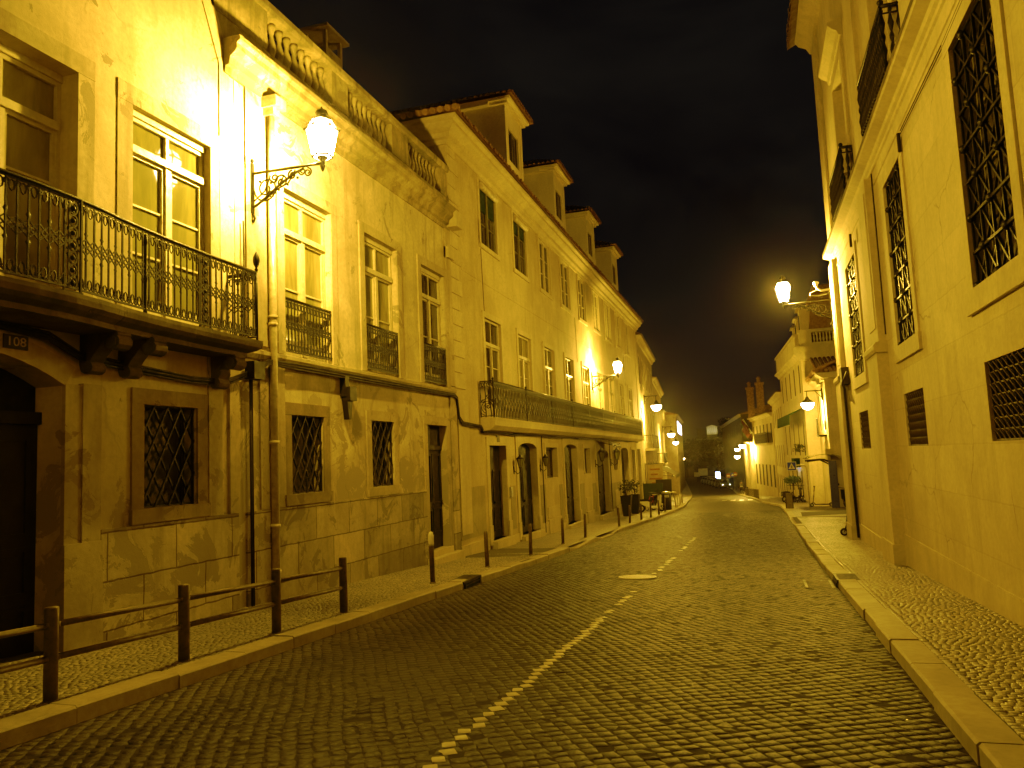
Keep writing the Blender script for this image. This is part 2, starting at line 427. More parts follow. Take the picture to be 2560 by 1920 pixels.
# ------------------------------------------------------------------ walls with openings (local frame)
def wall(mb, u0, u1, z0, z1, ops, thick=.45, clip=None):
    """ops: (ua, ub, za, zb, depth). quads of the face n=0 outside the openings plus the reveals"""
    us = sorted({u0, u1, *[x for o in ops for x in o[:2] if u0 < x < u1]})
    zs = sorted({z0, z1, *[x for o in ops for x in o[2:4] if z0 < x < z1]})
    for a, b in zip(us, us[1:]):
        for c, d in zip(zs, zs[1:]):
            m1, m2 = (a + b) / 2, (c + d) / 2
            if any(o[0] < m1 < o[1] and o[2] < m2 < o[3] for o in ops): continue
            mb.quad((a, 0, c), (b, 0, c), (b, 0, d), (a, 0, d))
    for ua, ub, za, zb, dp in ops:
        mb.quad((ua, 0, za), (ua, -dp, za), (ua, -dp, zb), (ua, 0, zb))
        mb.quad((ub, 0, za), (ub, -dp, za), (ub, -dp, zb), (ub, 0, zb))
        mb.quad((ua, 0, zb), (ua, -dp, zb), (ub, -dp, zb), (ub, 0, zb))
        mb.quad((ua, 0, za), (ua, -dp, za), (ub, -dp, za), (ub, 0, za))
def frame_ring(mb, ua, ub, za, zb, n0, n1, w, bottom=True, wb=None, ext=0):
    """rectangular ring, butt jointed"""
    mb.box(ua, ua + w, n0, n1, za, zb); mb.box(ub - w, ub, n0, n1, za, zb)
    mb.box(ua + w, ub - w, n0, n1, zb - w, zb)
    if bottom: mb.box(ua + w, ub - w, n0, n1, za, za + (wb or w))
def surround(T, parent, ua, ub, za, zb, w, proud=.035, sill=True, mat='stone', head=None, name='surround'):
    mb = MB(T)
    h = head or w
    mb.box(ua - w, ua - .002, -.02, proud, za, zb); mb.box(ub + .002, ub + w, -.02, proud, za, zb)
    mb.box(ua - w, ub + w, -.02, proud + .004, zb + .001, zb + h)
    if sill: mb.box(ua - w - .02, ub + w + .02, -.02, proud + .03, za - w * .9, za - .001)
    return mb.build(name, mat, parent)
def window(T, parent, ua, ub, za, zb, depth, transom=None, bars=1, mat='frame', gl='glass', sur=None, sill=True, smat='stone', fw=.06, low_panel=0, head=None, lintel=0, proud=.035):
    """casement: outer frame, transom, centre mullion, horizontal glazing bars"""
    mb = MB(T); n = -depth
    frame_ring(mb, ua, ub, za, zb - lintel, n + .0, n + .07, fw)
    if lintel: mb.box(ua, ub, n - .01, n + .10, zb - lintel + .001, zb - .001)
    ztop = zb - lintel - fw
    if transom:
        mb.box(ua + fw + .001, ub - fw - .001, n - .003, n + .11, transom - .05, transom + .05)
        zt = transom - .05; mb.box((ua + ub) / 2 - .03, (ua + ub) / 2 + .03, n + .004, n + .066, transom + .05, ztop)
    else: zt = ztop
    um = (ua + ub) / 2
    mb.box(um - .05, um + .05, n + .003, n + .085, za + fw, zt)
    for (x0, x1) in ((ua + fw, um - .05), (um + .05, ub - fw)):   # sashes
        s = .045
        mb.box(x0, x0 + s, n + .008, n + .06, za + fw, zt); mb.box(x1 - s, x1, n + .008, n + .06, za + fw, zt)
        mb.box(x0 + s, x1 - s, n + .008, n + .06, zt - s, zt)
        b0 = za + fw + max(s, low_panel)
        mb.box(x0 + s, x1 - s, n + .008, n + .055, za + fw, b0)
        for k in range(1, bars + 1):
            z = b0 + (zt - s - b0) * k / (bars + 1)
            mb.box(x0 + s, x1 - s, n + .012, n + .045, z - .014, z + .014)
    w = mb.build('window', mat, parent)
    g = MB(T); g.quad((ua + .02, n + .02, za + .02), (ub - .02, n + .02, za + .02), (ub - .02, n + .02, zb - .02), (ua + .02, n + .02, zb - .02))
    g.build('pane', gl, w)
    if sur: surround(T, w, ua, ub, za, zb, sur, proud, sill=sill, mat=smat, head=head)
    return w
def lattice(T, parent, ua, ub, za, zb, n, nu, nz, r=.012, mat='ironW', kind='diamond', name='grille', zig=.03):
    mb = MB(T); W = ub - ua; H = zb - za
    frame_ring(mb, ua, ub, za, zb, n - .012, n + .012, .025)
    if kind == 'diamond':
        du = W / nu; dz = H / nz
        for i in range(-nz, nu + nz + 1):
            for sgn in (1, -1):
                pts = []
                # line u = ua + i*du + sgn*t, z = za + t*dz/du
                t0, t1 = 0, H * du / dz
                uA = ua + i * du; uB = uA + sgn * t1
                lo, hi = 0.0, 1.0
                d = uB - uA
                for lim, side in ((ua, 1), (ub, -1)):
                    fa = (uA - lim) * side; fb = (uB - lim) * side
                    if fa < 0 and fb < 0: lo = 2
                    elif fa < 0: lo = max(lo, fa / (fa - fb))
                    elif fb < 0: hi = min(hi, fa / (fa - fb))
                if hi - lo < .02: continue
                m = max(2, int((hi - lo) * nz * 2) + 1)
                for k in range(m):
                    t = lo + (hi - lo) * k / (m - 1)
                    pts.append(T(uA + d * t, n + sgn * .012, za + H * t))
                mb.T, tt = (lambda a, b, c: (a, b, c)), mb.T
                mb.tube(pts, r, 4); mb.T = tt
    elif kind == 'star':
        du = W / nu; dz = H / nz
        mb.T = lambda a, b, c: (a, b, c)
        for i in range(1, nu): mb.tube([T(ua + i * du, n, za), T(ua + i * du, n, zb)], r, 4)
        for j in range(1, nz): mb.tube([T(ua, n + .01, za + j * dz), T(ub, n + .01, za + j * dz)], r, 4)
        for i in range(nu):
            for j in range(nz):
                a, b, c, d = ua + i * du, ua + (i + 1) * du, za + j * dz, za + (j + 1) * dz
                mb.tube([T(a, n - .01, c), T(b, n - .01, d)], r * .85, 4); mb.tube([T(a, n - .02, d), T(b, n - .02, c)], r * .85, 4)
        for i in range(0, nu + 1):
            for j in range(0, nz + 1):
                if (i + j) % 2 == 0:
                    p = T(min(max(ua + i * du, ua + .03), ub - .03), n + .01, min(max(za + j * dz, za + .03), zb - .03))
                    mb.sphere(p, r * 2.6, 6, 4)
    elif kind == 'zigzag':
        du = W / nu; dz = H / nz
        mb.T = lambda a, b, c: (a, b, c)
        for j in range(nz):
            pts = []
            for i in range(nu * 2 + 1):
                pts.append(T(ua + i * du / 2, n + (.03 if i % 2 else -.01), za + (j + (1 if i % 2 else .08)) * dz))
            mb.tube(pts, r, 4)
            mb.tube([T(ua, n, za + (j + .04) * dz), T(ub, n, za + (j + .04) * dz)], r * .8, 4)
    return mb.build(name, mat, parent)

def ring_pts(P0, U, r1, r2, n=10, ang0=0):
    return [(P0[0] + U[0] * r1 * math.cos(ang0 + 2 * PI * k / n), P0[1] + U[1] * r1 * math.cos(ang0 + 2 * PI * k / n), P0[2] + r2 * math.sin(ang0 + 2 * PI * k / n)) for k in range(n + 1)]
def ornate_rail(path, z0, z1, r=.0115, step=.118, kind='a'):
    """path: list of (x, y) plan points. Returns an MB with bars, rings, diamond band and rails"""
    mb = MB()
    pv = [Vector(p) for p in path]; seg = [0]
    for a, b in zip(pv, pv[1:]): seg.append(seg[-1] + (b - a).length)
    L = seg[-1]
    def at(s):
        s = min(max(s, 0), L)
        for k in range(len(pv) - 1):
            if s <= seg[k + 1] + 1e-9:
                t = (s - seg[k]) / max(1e-9, seg[k + 1] - seg[k]); return pv[k].lerp(pv[k + 1], t), (pv[k + 1] - pv[k]).normalized()
        return pv[-1], (pv[-1] - pv[-2]).normalized()
    H = z1 - z0
    rail = [(p.x, p.y, z1) for p in pv]; mb.tube(rail, .022 if kind == 'a' else .017, 6)
    mb.tube([(p.x, p.y, z0 + .03) for p in pv], .015, 4)
    mb.tube([(p.x, p.y, z1 - .03) for p in pv], .010, 4)
    n = max(2, round(L / step)); st = L / n
    for k in range(n + 1):
        p, d = at(k * st)
        if kind == 'a':
            zb, zt = z0 + .03, z1 - .03
            mb.tube([(p.x, p.y, zb), (p.x, p.y, zt)], r, 4)
        else:
            w = .012
            mb.tube([(p.x + d.x * w * math.sin(2 * PI * t / 12 * 2), p.y + d.y * w * math.sin(2 * PI * t / 12 * 2), z0 + H * t / 12) for t in range(13)], r, 4)
    for k in range(n):
        q, d = at((k + .5) * st)
        # ring + hooked scrolls at top and bottom
        for zc, sg in (((z1 - .105, 1), (z0 + .105, -1)) if kind == 'a' else ((z1 - .10, 1),)):
            mb.tube(ring_pts((q.x, q.y, zc), d, .028, .055, 8), r * .8, 4, cap=False)
            for hd in (1, -1):
                c, _ = at((k + .5) * st + hd * .05)
                pts = [(c.x + d.x * hd * .022 * math.cos(t), c.y + d.y * hd * .022 * math.cos(t), zc + sg * (.028 + .022 * math.sin(t))) for t in [j * .75 for j in range(7)]]
                mb.tube(pts, r * .8, 4)
        zm = (z0 + z1) / 2 + .01
        if kind == 'a':
            A, _ = at(k * st); B, _ = at((k + 1) * st); A2, _ = at((k + .5) * st)
            for dz in (-.035, .035):
                s_ = 1 if k % 2 else -1
                mb.tube([(A.x, A.y, zm + dz - s_ * .05), (B.x, B.y, zm + dz + s_ * .05)], r * .8, 4)
                mb.tube([(A.x, A.y, zm + dz + s_ * .05), (B.x, B.y, zm + dz - s_ * .05)], r * .8, 4)
            if k % 2 == 0:
                for sg in (1, -1):   # leaf tips
                    c = (A.x, A.y, zm + sg * .135)
                    i = len(mb.v)
                    for a_, b_ in ((0, -.05), (.032, 0), (0, .05), (-.032, 0)):
                        mb.P(c[0] + d.x * a_, c[1] + d.y * a_, c[2] + b_)
                    for off in (.008,):
                        mb.P(c[0] - d.y * off, c[1] + d.x * off, c[2]); mb.P(c[0] + d.y * off, c[1] - d.x * off, c[2])
                    for a_, b_ in ((0, 1), (1, 2), (2, 3), (3, 0)):
                        mb.face((i + a_, i + b_, i + 4)); mb.face((i + b_, i + a_, i + 5))
        else:
            for zc in ((zm + .08, zm - .22) if k % 2 else (zm - .05,)):
                c = (q.x, q.y, zc)
                pts = [(c[0] + d.x * (.012 + .0065 * j) * math.cos(j * .8), c[1] + d.y * (.012 + .0065 * j) * math.cos(j * .8), c[2] + (.012 + .0065 * j) * math.sin(j * .8)) for j in range(9)]
                mb.tube(pts, r * .9, 4)
    return mb, at, L

# ================================================================== GROUND
def strip(mb, xa, xb, ys, off, xsub=1):
    """sheet between two x(y) functions following the street slope"""
    rows = []
    for y in ys:
        a, b = xa(y), xb(y)
        rows.append([mb.P(a + (b - a) * k / xsub, y, zr(y) + off) for k in range(xsub + 1)])
    for r0, r1 in zip(rows, rows[1:]):
        for k in range(xsub): mb.face((r0[k], r0[k + 1], r1[k + 1], r1[k]))
ysall = [-25, 0, 10, 20, 24, 30, 38, 46, 49, 52, 56, 60, 70, 80, 99, 117, 130, 150, 170, 200]
g = MB()
xs = [-900, -200, -60, -25, 25, 60, 200, 900]
ysg = [-300, -40, 0, 20, 60, 115, 170, 250, 400, 1500]
ids = [[g.P(x, y, zr(min(y, 170)) - .25 - (.0 if abs(x) < 100 else 3)) for x in xs] for y in ysg]
for a, b in zip(ids, ids[1:]):
    for k in range(len(xs) - 1): g.face((a[k], a[k + 1], b[k + 1], b[k]))
struct('ground', g, 'joint')

FARY = 46.0
def mk_mesh(nm, V_, F_, T_, mat):
    me = bpy.data.meshes.new(nm)
    me.vertices.add(len(V_)); me.vertices.foreach_set('co', np.array(V_, dtype=np.float32).ravel())
    me.loops.add(len(F_) * 4); me.loops.foreach_set('vertex_index', np.array(F_, dtype=np.int32).ravel())
    me.polygons.add(len(F_)); me.polygons.foreach_set('loop_start', np.arange(0, len(F_) * 4, 4, dtype=np.int32))
    me.update(calc_edges=True); me.validate()
    at = me.attributes.new('tone', 'FLOAT', 'FACE'); at.data.foreach_set('value', np.array(T_, dtype=np.float32))
    me.materials.append(M[mat]); return me
def add_stone(V, Fc, tone, cs, z0, hgt, ins, tilt, t=None):
    cx = sum(c[0] for c in cs) / 4; cy = sum(c[1] for c in cs) / 4
    tx, ty = rng.normal(0, tilt, 2); dz = rng.normal(0, hgt * .3); o = len(V)
    for a, b in cs: V.append((a, b, zr(b) + z0 - .004))
    for a, b in cs:
        a2 = cx + (a - cx) * ins; b2 = cy + (b - cy) * ins
        V.append((a2, b2, zr(b2) + z0 + hgt + dz + tx * (a2 - cx) + ty * (b2 - cy)))
    t = float(np.clip(rng.normal(.42, .34), 0, 1.3)) if t is None else t
    for q in ((4, 5, 6, 7), (0, 1, 5, 4), (1, 2, 6, 5), (2, 3, 7, 6), (3, 0, 4, 7)): Fc.append([o + k for k in q]); tone.append(t)
def sett_field(name, xa, xb, y0, y1, s_, ang, off, hgt, mat, joint, tilt, mark):
    """square setts laid on a diagonal grid, with wandering courses"""
    V = []; Fc = []; tone = []; Vm = []; Fm = []; tm = []
    ca, sa = math.cos(ang), math.sin(ang)
    def W(i, j):   # grid corner -> world, coherent wander plus small jitter
        u = i * s_ + .022 * math.sin(j * .09 + 1.3 * math.sin(i * .021)) + .010 * math.sin(j * .41 + i * .05)
        v = j * s_ + .022 * math.sin(i * .08 + 1.1 * math.sin(j * .017)) + .010 * math.sin(i * .37 + j * .07)
        return (u * ca - v * sa, u * sa + v * ca)
    umin, umax, vmin, vmax = 1e9, -1e9, 1e9, -1e9
    for x in (-8, 2):
        for y in (y0, y1):
            u, v = x * ca + y * sa, -x * sa + y * ca
            umin, umax, vmin, vmax = min(umin, u), max(umax, u), min(vmin, v), max(vmax, v)
    hj = joint / 2
    for i in range(int(umin / s_) - 1, int(umax / s_) + 1):
        for j in range(int(vmin / s_) - 1, int(vmax / s_) + 1):
            c = W(i + .5, j + .5)
            if c[1] < y0 or c[1] > y1: continue
            a, b = xa(c[1]), xb(c[1])
            if c[0] < a - .01 or c[0] > b + .01: continue
            cs = []
            for p, q in ((0, 0), (1, 0), (1, 1), (0, 1)):
                P = W(i + p, j + q); g_ = hj * rng.uniform(.6, 1.6)
                x = P[0] + (g_ if P[0] < c[0] else -g_) + rng.normal(0, s_ * .075); y = P[1] + (g_ if P[1] < c[1] else -g_) + rng.normal(0, s_ * .075)
                cs.append((min(max(x, a), b), y))
            add_stone(V, Fc, tone, cs, off - (.004 if rng.random() < .03 else 0), hgt, .93, tilt * (3 if rng.random() < .06 else 1))
    y = y0
    while y < 26:
        if rng.random() < mark(y):
            r = s_ * rng.uniform(.58, .70); c = (-2.07 + rng.normal(0, .018), y)
            a0 = ang + rng.normal(0, .12)
            cs = [(c[0] + r * rng.uniform(.85, 1.1) * math.cos(a0 + PI / 4 + k * PI / 2), c[1] + r * rng.uniform(.8, 1.1) * math.sin(a0 + PI / 4 + k * PI / 2)) for k in range(4)]
            add_stone(Vm, Fm, tm, cs, off + .006, hgt, .86, tilt)
        y += s_ * 1.40
    for nm, a, b, c, m in ((name, V, Fc, tone, mat), ('lane_marking', Vm, Fm, tm, 'whitesett')):
        ob = bpy.data.objects.new(nm, mk_mesh(nm, a, b, c, m)); COL.objects.link(ob); ob['kind'] = 'structure'
def stone_field(name, xa, xb, y0, y1, sx, sy, off, hgt, base_mat, st_mat, far_strip, joint=.010, tilt=.02, marker=None, wave=.04, diag=0.0, shift=0.0):
    """individually laid stones as one surface (numpy), joint sheet under them"""
    V = []; Fc = []; tone = []
    Vm = []; Fm = []; tm = []
    y = y0; row = 0
    while y < y1:
        rowh = sy * rng.uniform(.9, 1.12)
        x = xa(y) + rng.uniform(0, .5) * sx * .3; xe = xb(y)
        mk = None
        if marker:
            pr = marker(y)
            if rng.random() < pr: mk = -2.07 + rng.normal(0, .012)
        wsum = []
        x = xa(y) - (shift * row) % sx if shift else x
        first = True
        while x < xe - sx * .3:
            w = sx * (rng.uniform(.93, 1.07) if shift else rng.uniform(.78, 1.28))
            if first and shift: w = sx * (1 + .0 * row); first = False
            if x + w < xa(y) + sx * .35: x += w; continue
            x_ = max(x, xa(y)); w_ = x + w - x_
            if x_ + w_ > xe: w_ = xe - x_
            wsum.append((x_, w_)); x += w
        best = None
        if mk is not None and wsum: best = min(range(len(wsum)), key=lambda i: abs(wsum[i][0] + wsum[i][1] / 2 - mk))
        for i, (xx, w) in enumerate(wsum):
            j = joint * rng.uniform(.5, 1.5) / 2
            dy = wave * math.sin(xx * 1.3 + y * .35) + diag * xx + rng.normal(0, sy * .035)
            zt = zr(y) + off + hgt + rng.normal(0, .0012)
            x0, x1_, ya, yb = xx + j, xx + w - j, y + dy + j, y + rowh + dy - j
            jit = rng.normal(0, sx * .035, (4, 2))
            cs = [(x0 + jit[0][0], ya + jit[0][1]), (x1_ + jit[1][0], ya + jit[1][1]), (x1_ + jit[2][0], yb + jit[2][1]), (x0 + jit[3][0], yb + jit[3][1])]
            cx = (x0 + x1_) / 2; cy = (ya + yb) / 2; ins = .90
            tx, ty = rng.normal(0, tilt, 2); sl = (zr(y + .5) - zr(y - .5))
            vs = [(a, b, zr(y) + off - .004 + sl * (b - y)) for a, b in cs]
            for a, b in cs:
                a2 = cx + (a - cx) * ins; b2 = cy + (b - cy) * ins
                vs.append((a2, b2, zt + sl * (b2 - y) + tx * (a2 - cx) + ty * (b2 - cy)))
            if best == i:
                vs = [(a, b, c + .004) for a, b, c in vs]
                o = len(Vm); Vm += vs; FF, TT = Fm, tm
            else: o = len(V); V += vs; FF, TT = Fc, tone
            t = float(np.clip(rng.normal(.42, .24), 0, 1)); 
            for q in ((4, 5, 6, 7), (0, 1, 5, 4), (1, 2, 6, 5), (2, 3, 7, 6), (3, 0, 4, 7)): FF.append([o + k for k in q]); TT.append(t)
        y += rowh; row += 1
    def mk_mesh(nm, V_, F_, T_, mat):
        me = bpy.data.meshes.new(nm)
        me.vertices.add(len(V_)); me.vertices.foreach_set('co', np.array(V_, dtype=np.float32).ravel())
        me.loops.add(len(F_) * 4); me.loops.foreach_set('vertex_index', np.array(F_, dtype=np.int32).ravel())
        me.polygons.add(len(F_)); me.polygons.foreach_set('loop_start', np.arange(0, len(F_) * 4, 4, dtype=np.int32))
        me.update(calc_edges=True); me.validate()
        at = me.attributes.new('tone', 'FLOAT', 'FACE'); at.data.foreach_set('value', np.array(T_, dtype=np.float32))
        me.materials.append(M[mat]); return me
    me = mk_mesh(name, V, Fc, tone, st_mat)
    ob = bpy.data.objects.new(name, me); COL.objects.link(ob); ob['kind'] = 'structure'
    if Vm:
        m2 = mk_mesh('lane_marking', Vm, Fm, tm, 'whitesett')
        o2 = bpy.data.objects.new('lane_marking', m2); COL.objects.link(o2); o2['kind'] = 'structure'
    return ob
kl = lambda y: interp(y, KL); kr = lambda y: interp(y, KR); fl = lambda y: interp(y, FL); fr = lambda y: interp(y, FR)
def marker(y):
    if y < 10.4: return .97
    if y < 15.5: return .30
    if y < 26: return .5
    return 0
sett_field('road', kl, kr, 1.0, FARY, .105, R(31), 0, .0014, 'sett', .0065, .016, marker)
b = MB(); strip(b, lambda y: kl(y) - .2, lambda y: kr(y) + .2, [1, 20, 30, 38, FARY], 0, 2); struct('road_bed', b, 'joint')
b = MB(); strip(b, lambda y: kl(y) - .1, lambda y: kr(y) + .1, [FARY] + [y for y in ysall if y > FARY], .008, 4); strip(b, kl, kr, [-25, 1.0], .008, 2); struct('road_far', b, 'roadfar')
PAVL = 21.0; PAVR = 36.0
stone_field('left_pavement', lambda y: -7.32, lambda y: -5.38, 2.2, PAVL, .064, .060, .124, .004, 'jointP', 'lime', None, joint=.008, tilt=.022, wave=.02, diag=.25)
b = MB(); strip(b, lambda y: fl(y) - .3, lambda y: kl(y) - .1, [2, 20, PAVL], .120, 1); struct('left_pavement_bed', b, 'jointP')
b = MB(); strip(b, lambda y: fl(y) - .3, lambda y: kl(y) - .1, [PAVL] + [y for y in ysall if y > PAVL], .124, 1); strip(b, lambda y: fl(y) - .3, lambda y: kl(y) - .1, [-25, 2.2], .124, 1); struct('left_pavement_far', b, 'pavefar')
stone_field('right_pavement', lambda y: kr(y) + .27, lambda y: 2.6 if y < 23.9 else 5.4, 3.0, PAVR, .066, .062, .124, .004, 'jointP', 'lime', None, joint=.006, tilt=.020, wave=.02, diag=-.3)
b = MB(); strip(b, lambda y: kr(y) + .1, lambda y: 2.9 if y < 24 else 15, [2, 20, 23.99, 24.01, PAVR], .120, 1); struct('right_pavement_bed', b, 'jointP')
b = MB(); strip(b, lambda y: kr(y) + .1, lambda y: max(fr(y), kr(y) + 3) + (.5), [PAVR] + [y for y in ysall if y > PAVR], .124, 2); strip(b, lambda y: kr(y) + .1, lambda y: 3., [-25, 3.0], .124, 1); struct('right_pavement_far', b, 'pavefar')

def kerb(name, kx, side, y0, y1, dips):
    """granite kerb stones, chamfered, following the slope; side=-1 pavement to the left"""
    mb = MB(); y = y0; w = .26
    while y < y1:
        L = random.uniform(.85, 1.25) * (1 if y < 60 else 4); e = y + L - .008
        def h(yy):
            for a, b_ in dips:
                if a < yy < b_: return .035
                if a - .4 < yy <= a: return .035 + .095 * (a - yy) / .4
                if b_ <= yy < b_ + .4: return .035 + .095 * (yy - b_) / .4
            return .13
        jz = random.gauss(0, .005); jx = random.gauss(0, .007)
        prof = []
        sec = []
        for yy in (y, e):
            x = kx(yy) + jx; hh = h(yy) + jz; z = zr(yy)
            sec.append([(x, yy, z - .1), (x, yy, z + hh - .018), (x + side * .018, yy, z + hh), (x + side * w, yy, z + hh + .002), (x + side * w, yy, z - .1)])
        i = len(mb.v)
        for p in sec[0] + sec[1]: mb.P(*p)
        for k in range(4): mb.face((i + k, i + k + 1, i + 5 + k + 1, i + 5 + k))
        mb.face([i + k for k in range(5)]); mb.face([i + 9 - k for k in range(5)])
        y += L
    return struct(name, mb, 'granite')
kerb('left_kerb', kl, -1, -20, 200, [(21.6, 23.2), (25.9, 28.8)])
kerb('right_kerb', kr, 1, -20, 200, [(31.8, 35.0)])
b = MB()
i = [b.P(1.75, 36.3, zr(36.3) + .130), b.P(5.5, 38.8, zr(38.8) + .130), b.P(6.2, 44.0, zr(44) + .130), b.P(1.9, 40.4, zr(40.4) + .130)]; b.face(i)
M['asphalt'] = simple('asphalt_patch', (.05, .045, .035), .85, 0, .3, 30)
struct('asphalt_strip', b, 'asphalt')
b = MB()   # far crossing stripes
for k in range(6):
    x = -3.2 + k * .75
    b.quad((x, 72, zr(72) + .014), (x + .42, 72, zr(72) + .014), (x + .42, 75, zr(75) + .014), (x, 75, zr(75) + .014))
struct('crossing_marking', b, 'white')

# hill far away with the lit palace
h = MB(); n = 40; rows = []
for j, (y, hs) in enumerate(((300, 0), (420, .45), (540, .85), (640, 1.0), (760, .8), (900, 0))):
    rows.append([h.P(-260 + 520 * k / n, y, -6 + hs * (15 + 4 * math.sin(k * .5) + 3 * math.sin(k * 1.7 + j)) * math.exp(-((k - 18) / 16.) ** 2)) for k in range(n + 1)])
for a, b_ in zip(rows, rows[1:]):
    for k in range(n): h.face((a[k], a[k + 1], b_[k + 1], b_[k]))
struct('hill', h, 'terrain')

# ================================================================== LEFT HOUSE (A), y 1 .. 9.65
A = thing('house', 'nearest house on the left with bowed balcony, arched dark door and plate 108', 'house', (-7.3, 5, 0))
opsA = [(5.25, 6.79, 3.56, 6.43, .34), (7.63, 9.10, 3.56, 6.41, .19), (2.2, 3.7, 3.56, 6.43, .3), (7.82, 8.79, 1.26, 2.56, .25), (4.1, 6.63, -.3, 3.02, .42)]
mb = MB(TL)
wall(mb, -18, 9.65, -1, 7.82, opsA)
mb.quad((-18, 0, 7.82), (9.65, 0, 7.82), (8.15, 0, 10.95), (-18, 0, 10.95)); mb.quad((-18, 0, 10.95), (8.15, 0, 10.95), (7.6, 0, 13.5), (-18, 0, 13.5))
mb.quad((9.65, 0, 7.82), (9.65, -.5, 7.82), (8.15, -.5, 10.95), (8.15, 0, 10.95))
mb.quad((9.65, .0, -1), (9.65, -.1, -1), (9.65, -.1, 7.82), (9.65, .0, 7.82))
mb.quad((-18, -8, -1), (-18, 0, -1), (-18, 0, 13.5), (-18, -8, 13.5)); mb.quad((-18, 0, 13.5), (7.6, 0, 13.5), (7.6, -8, 13.5), (-18, -8, 13.5))
wa = mb.build('wall', 'wallA', A)
# thin raised strip that marks the party wall
mb = MB(TL); mb.prism([(9.30, 3.5), (9.52, 3.5), (9.52, 7.85), (9.02, 8.9), (8.80, 8.9), (9.30, 7.8)], .002, .018, 'n'); mb.build('party_wall_strip', 'wallA', wa)
for (ua, ub, za, zb, dp), gl, sw in ((opsA[0], 'glass', .24), (opsA[1], 'glassL', .25), (opsA[2], 'glass', .24)):
    window(TL, A, ua, ub, za, zb, dp - .02, transom=5.88 if ub > 7 else 5.78, bars=2, gl=gl, mat='frame', fw=.055, low_panel=.28, lintel=.09, sur=sw, sill=False, proud=.012)
# ground floor window with lattice
wn = MB(TL); frame_ring(wn, 7.82, 8.79, 1.26, 2.56, -.24, -.2, .05); w = wn.build('window', 'frameD', A)
gg = MB(TL); gg.quad((7.85, -.22, 1.28), (8.77, -.22, 1.28), (8.77, -.22, 2.54), (7.85, -.22, 2.54)); gg.build('pane', 'glassD', w)
surround(TL, w, 7.82, 8.79, 1.26, 2.56, .20, .03, True, 'stoneDk')
lattice(TL, w, 7.82, 8.79, 1.26, 2.56, -.05, 4, 3, .016)
# plinth of big stone blocks
mb = MB(TL); mb.box(7.15, 9.64, -.05, .045, -1, 1.065); mb.build('plinth', 'plinth', A)
mb = MB(TL); mb.box(9.02, 9.30, -.02, .03, 1.07, 3.36); mb.mark(); mb.box(9.45, 9.66, -.02, .05, 1.07, 3.36); mb.build_multi('pilaster', 'stone', A)
# arched doorway
mb = MB(TL)
cxd, hw, zs_, rise = 5.36, 1.27, 2.70, .32
RR = (hw * hw + rise * rise) / (2 * rise)
arc = []
for k in range(15):
    u = cxd - hw + 2 * hw * k / 14; arc.append((u, zs_ + rise - RR + math.sqrt(max(0, RR * RR - (u - cxd) ** 2))))
for (ua, za), (ub, zb) in zip(arc, arc[1:]):
    mb.quad((ua, .0, za), (ub, .0, zb), (ub, .0, 3.03), (ua, .0, 3.03)); mb.quad((ua, .0, za), (ub, .0, zb), (ub, -.42, zb), (ua, -.42, za))
    mb.prism([(ua, za), (ub, zb), (ub + (ub - cxd) * .1, zb + .22), (ua + (ua - cxd) * .1, za + .22)], .002, .05, 'n')
for s in (-1, 1):
    e = cxd + s * hw
    a0, a1 = sorted((e + s * .002, e + s * .22)); mb.box(a0, a1, -.1, .055, -.4, 2.72)
    a0, a1 = sorted((e + s * .222, e + s * .48)); mb.box(a0, a1, -.05, .075, -.4, 2.74)
    a0, a1 = sorted((e - s * .03, e + s * .5)); mb.box(a0, a1, -.03, .11, -.4, .95, top=(.01, .01, 0, .02))
ds = mb.build('door_surround', 'stone', A)
mb = MB(TL); mb.box(4.09, 6.63, -.40, -.34, -.25, 2.28); d = mb
for s in (0, 1):
    x0 = 4.16 + s * 1.25
    for (za, zb) in ((.0, .32), (.42, .95), (1.05, 2.15)):
        frame_ring(d, x0, x0 + 1.12, za, zb, -.339, -.32, .05); d.box(x0 + .12, x0 + 1.0, -.339, -.325, za + .1, zb - .1, top=(0, 0, 0, 0))
mb.box(4.09, 6.63, -.41, -.28, 2.285, 2.42)
dr = mb.build('door', 'door', A)
mb = MB(TL); mb.box(4.1, 6.62, -.40, -.37, 2.425, 3.02); mb.build('fanlight', 'black', dr)
mb = MB(TL); mb.sphere((0, 0, 0), .001, 4, 2); mb = MB(); mb.sphere(TL(5.5, -.30, 1.0), .035, 8, 6); mb.build('handle', 'ironW', dr)
# number plate
mb = MB(TL); mb.box(5.87, 6.15, .052, .068, 3.03, 3.175); pl = mb.build('number_plate', 'frameD', A)
def text_mesh(txt, size, name, mat, parent, loc, rot, ext=.003, sx=1.0, align='CENTER'):
    cu = bpy.data.curves.new(name + '_c', 'FONT'); cu.body = txt; cu.size = size; cu.extrude = ext; cu.align_x = align; cu.align_y = 'CENTER'
    to = bpy.data.objects.new(name + '_c', cu); COL.objects.link(to)
    bpy.context.view_layer.update()
    me = bpy.data.meshes.new_from_object(to.evaluated_get(bpy.context.evaluated_depsgraph_get()))
    bpy.data.objects.remove(to); bpy.data.curves.remove(cu)
    me.name = name; me.materials.clear(); me.materials.append(M[mat])
    Mx = Matrix.Translation(loc) @ rot.to_4x4() @ Matrix.Diagonal((sx, 1, 1, 1))
    o = ORG.get(parent.name, (0, 0, 0)); me.transform(Matrix.Translation([-x for x in o]) @ Mx)
    ob = bpy.data.objects.new(name, me); COL.objects.link(ob); ob.parent = parent; return ob
ROTL = Matrix(((0, 0, 1), (1, 0, 0), (0, 1, 0)))       # text x -> +Y, text y -> Z, normal +X
text_mesh('108', .135, 'number', 'frame', pl, TL(6.01, .07, 3.102), ROTL, sx=1.15)

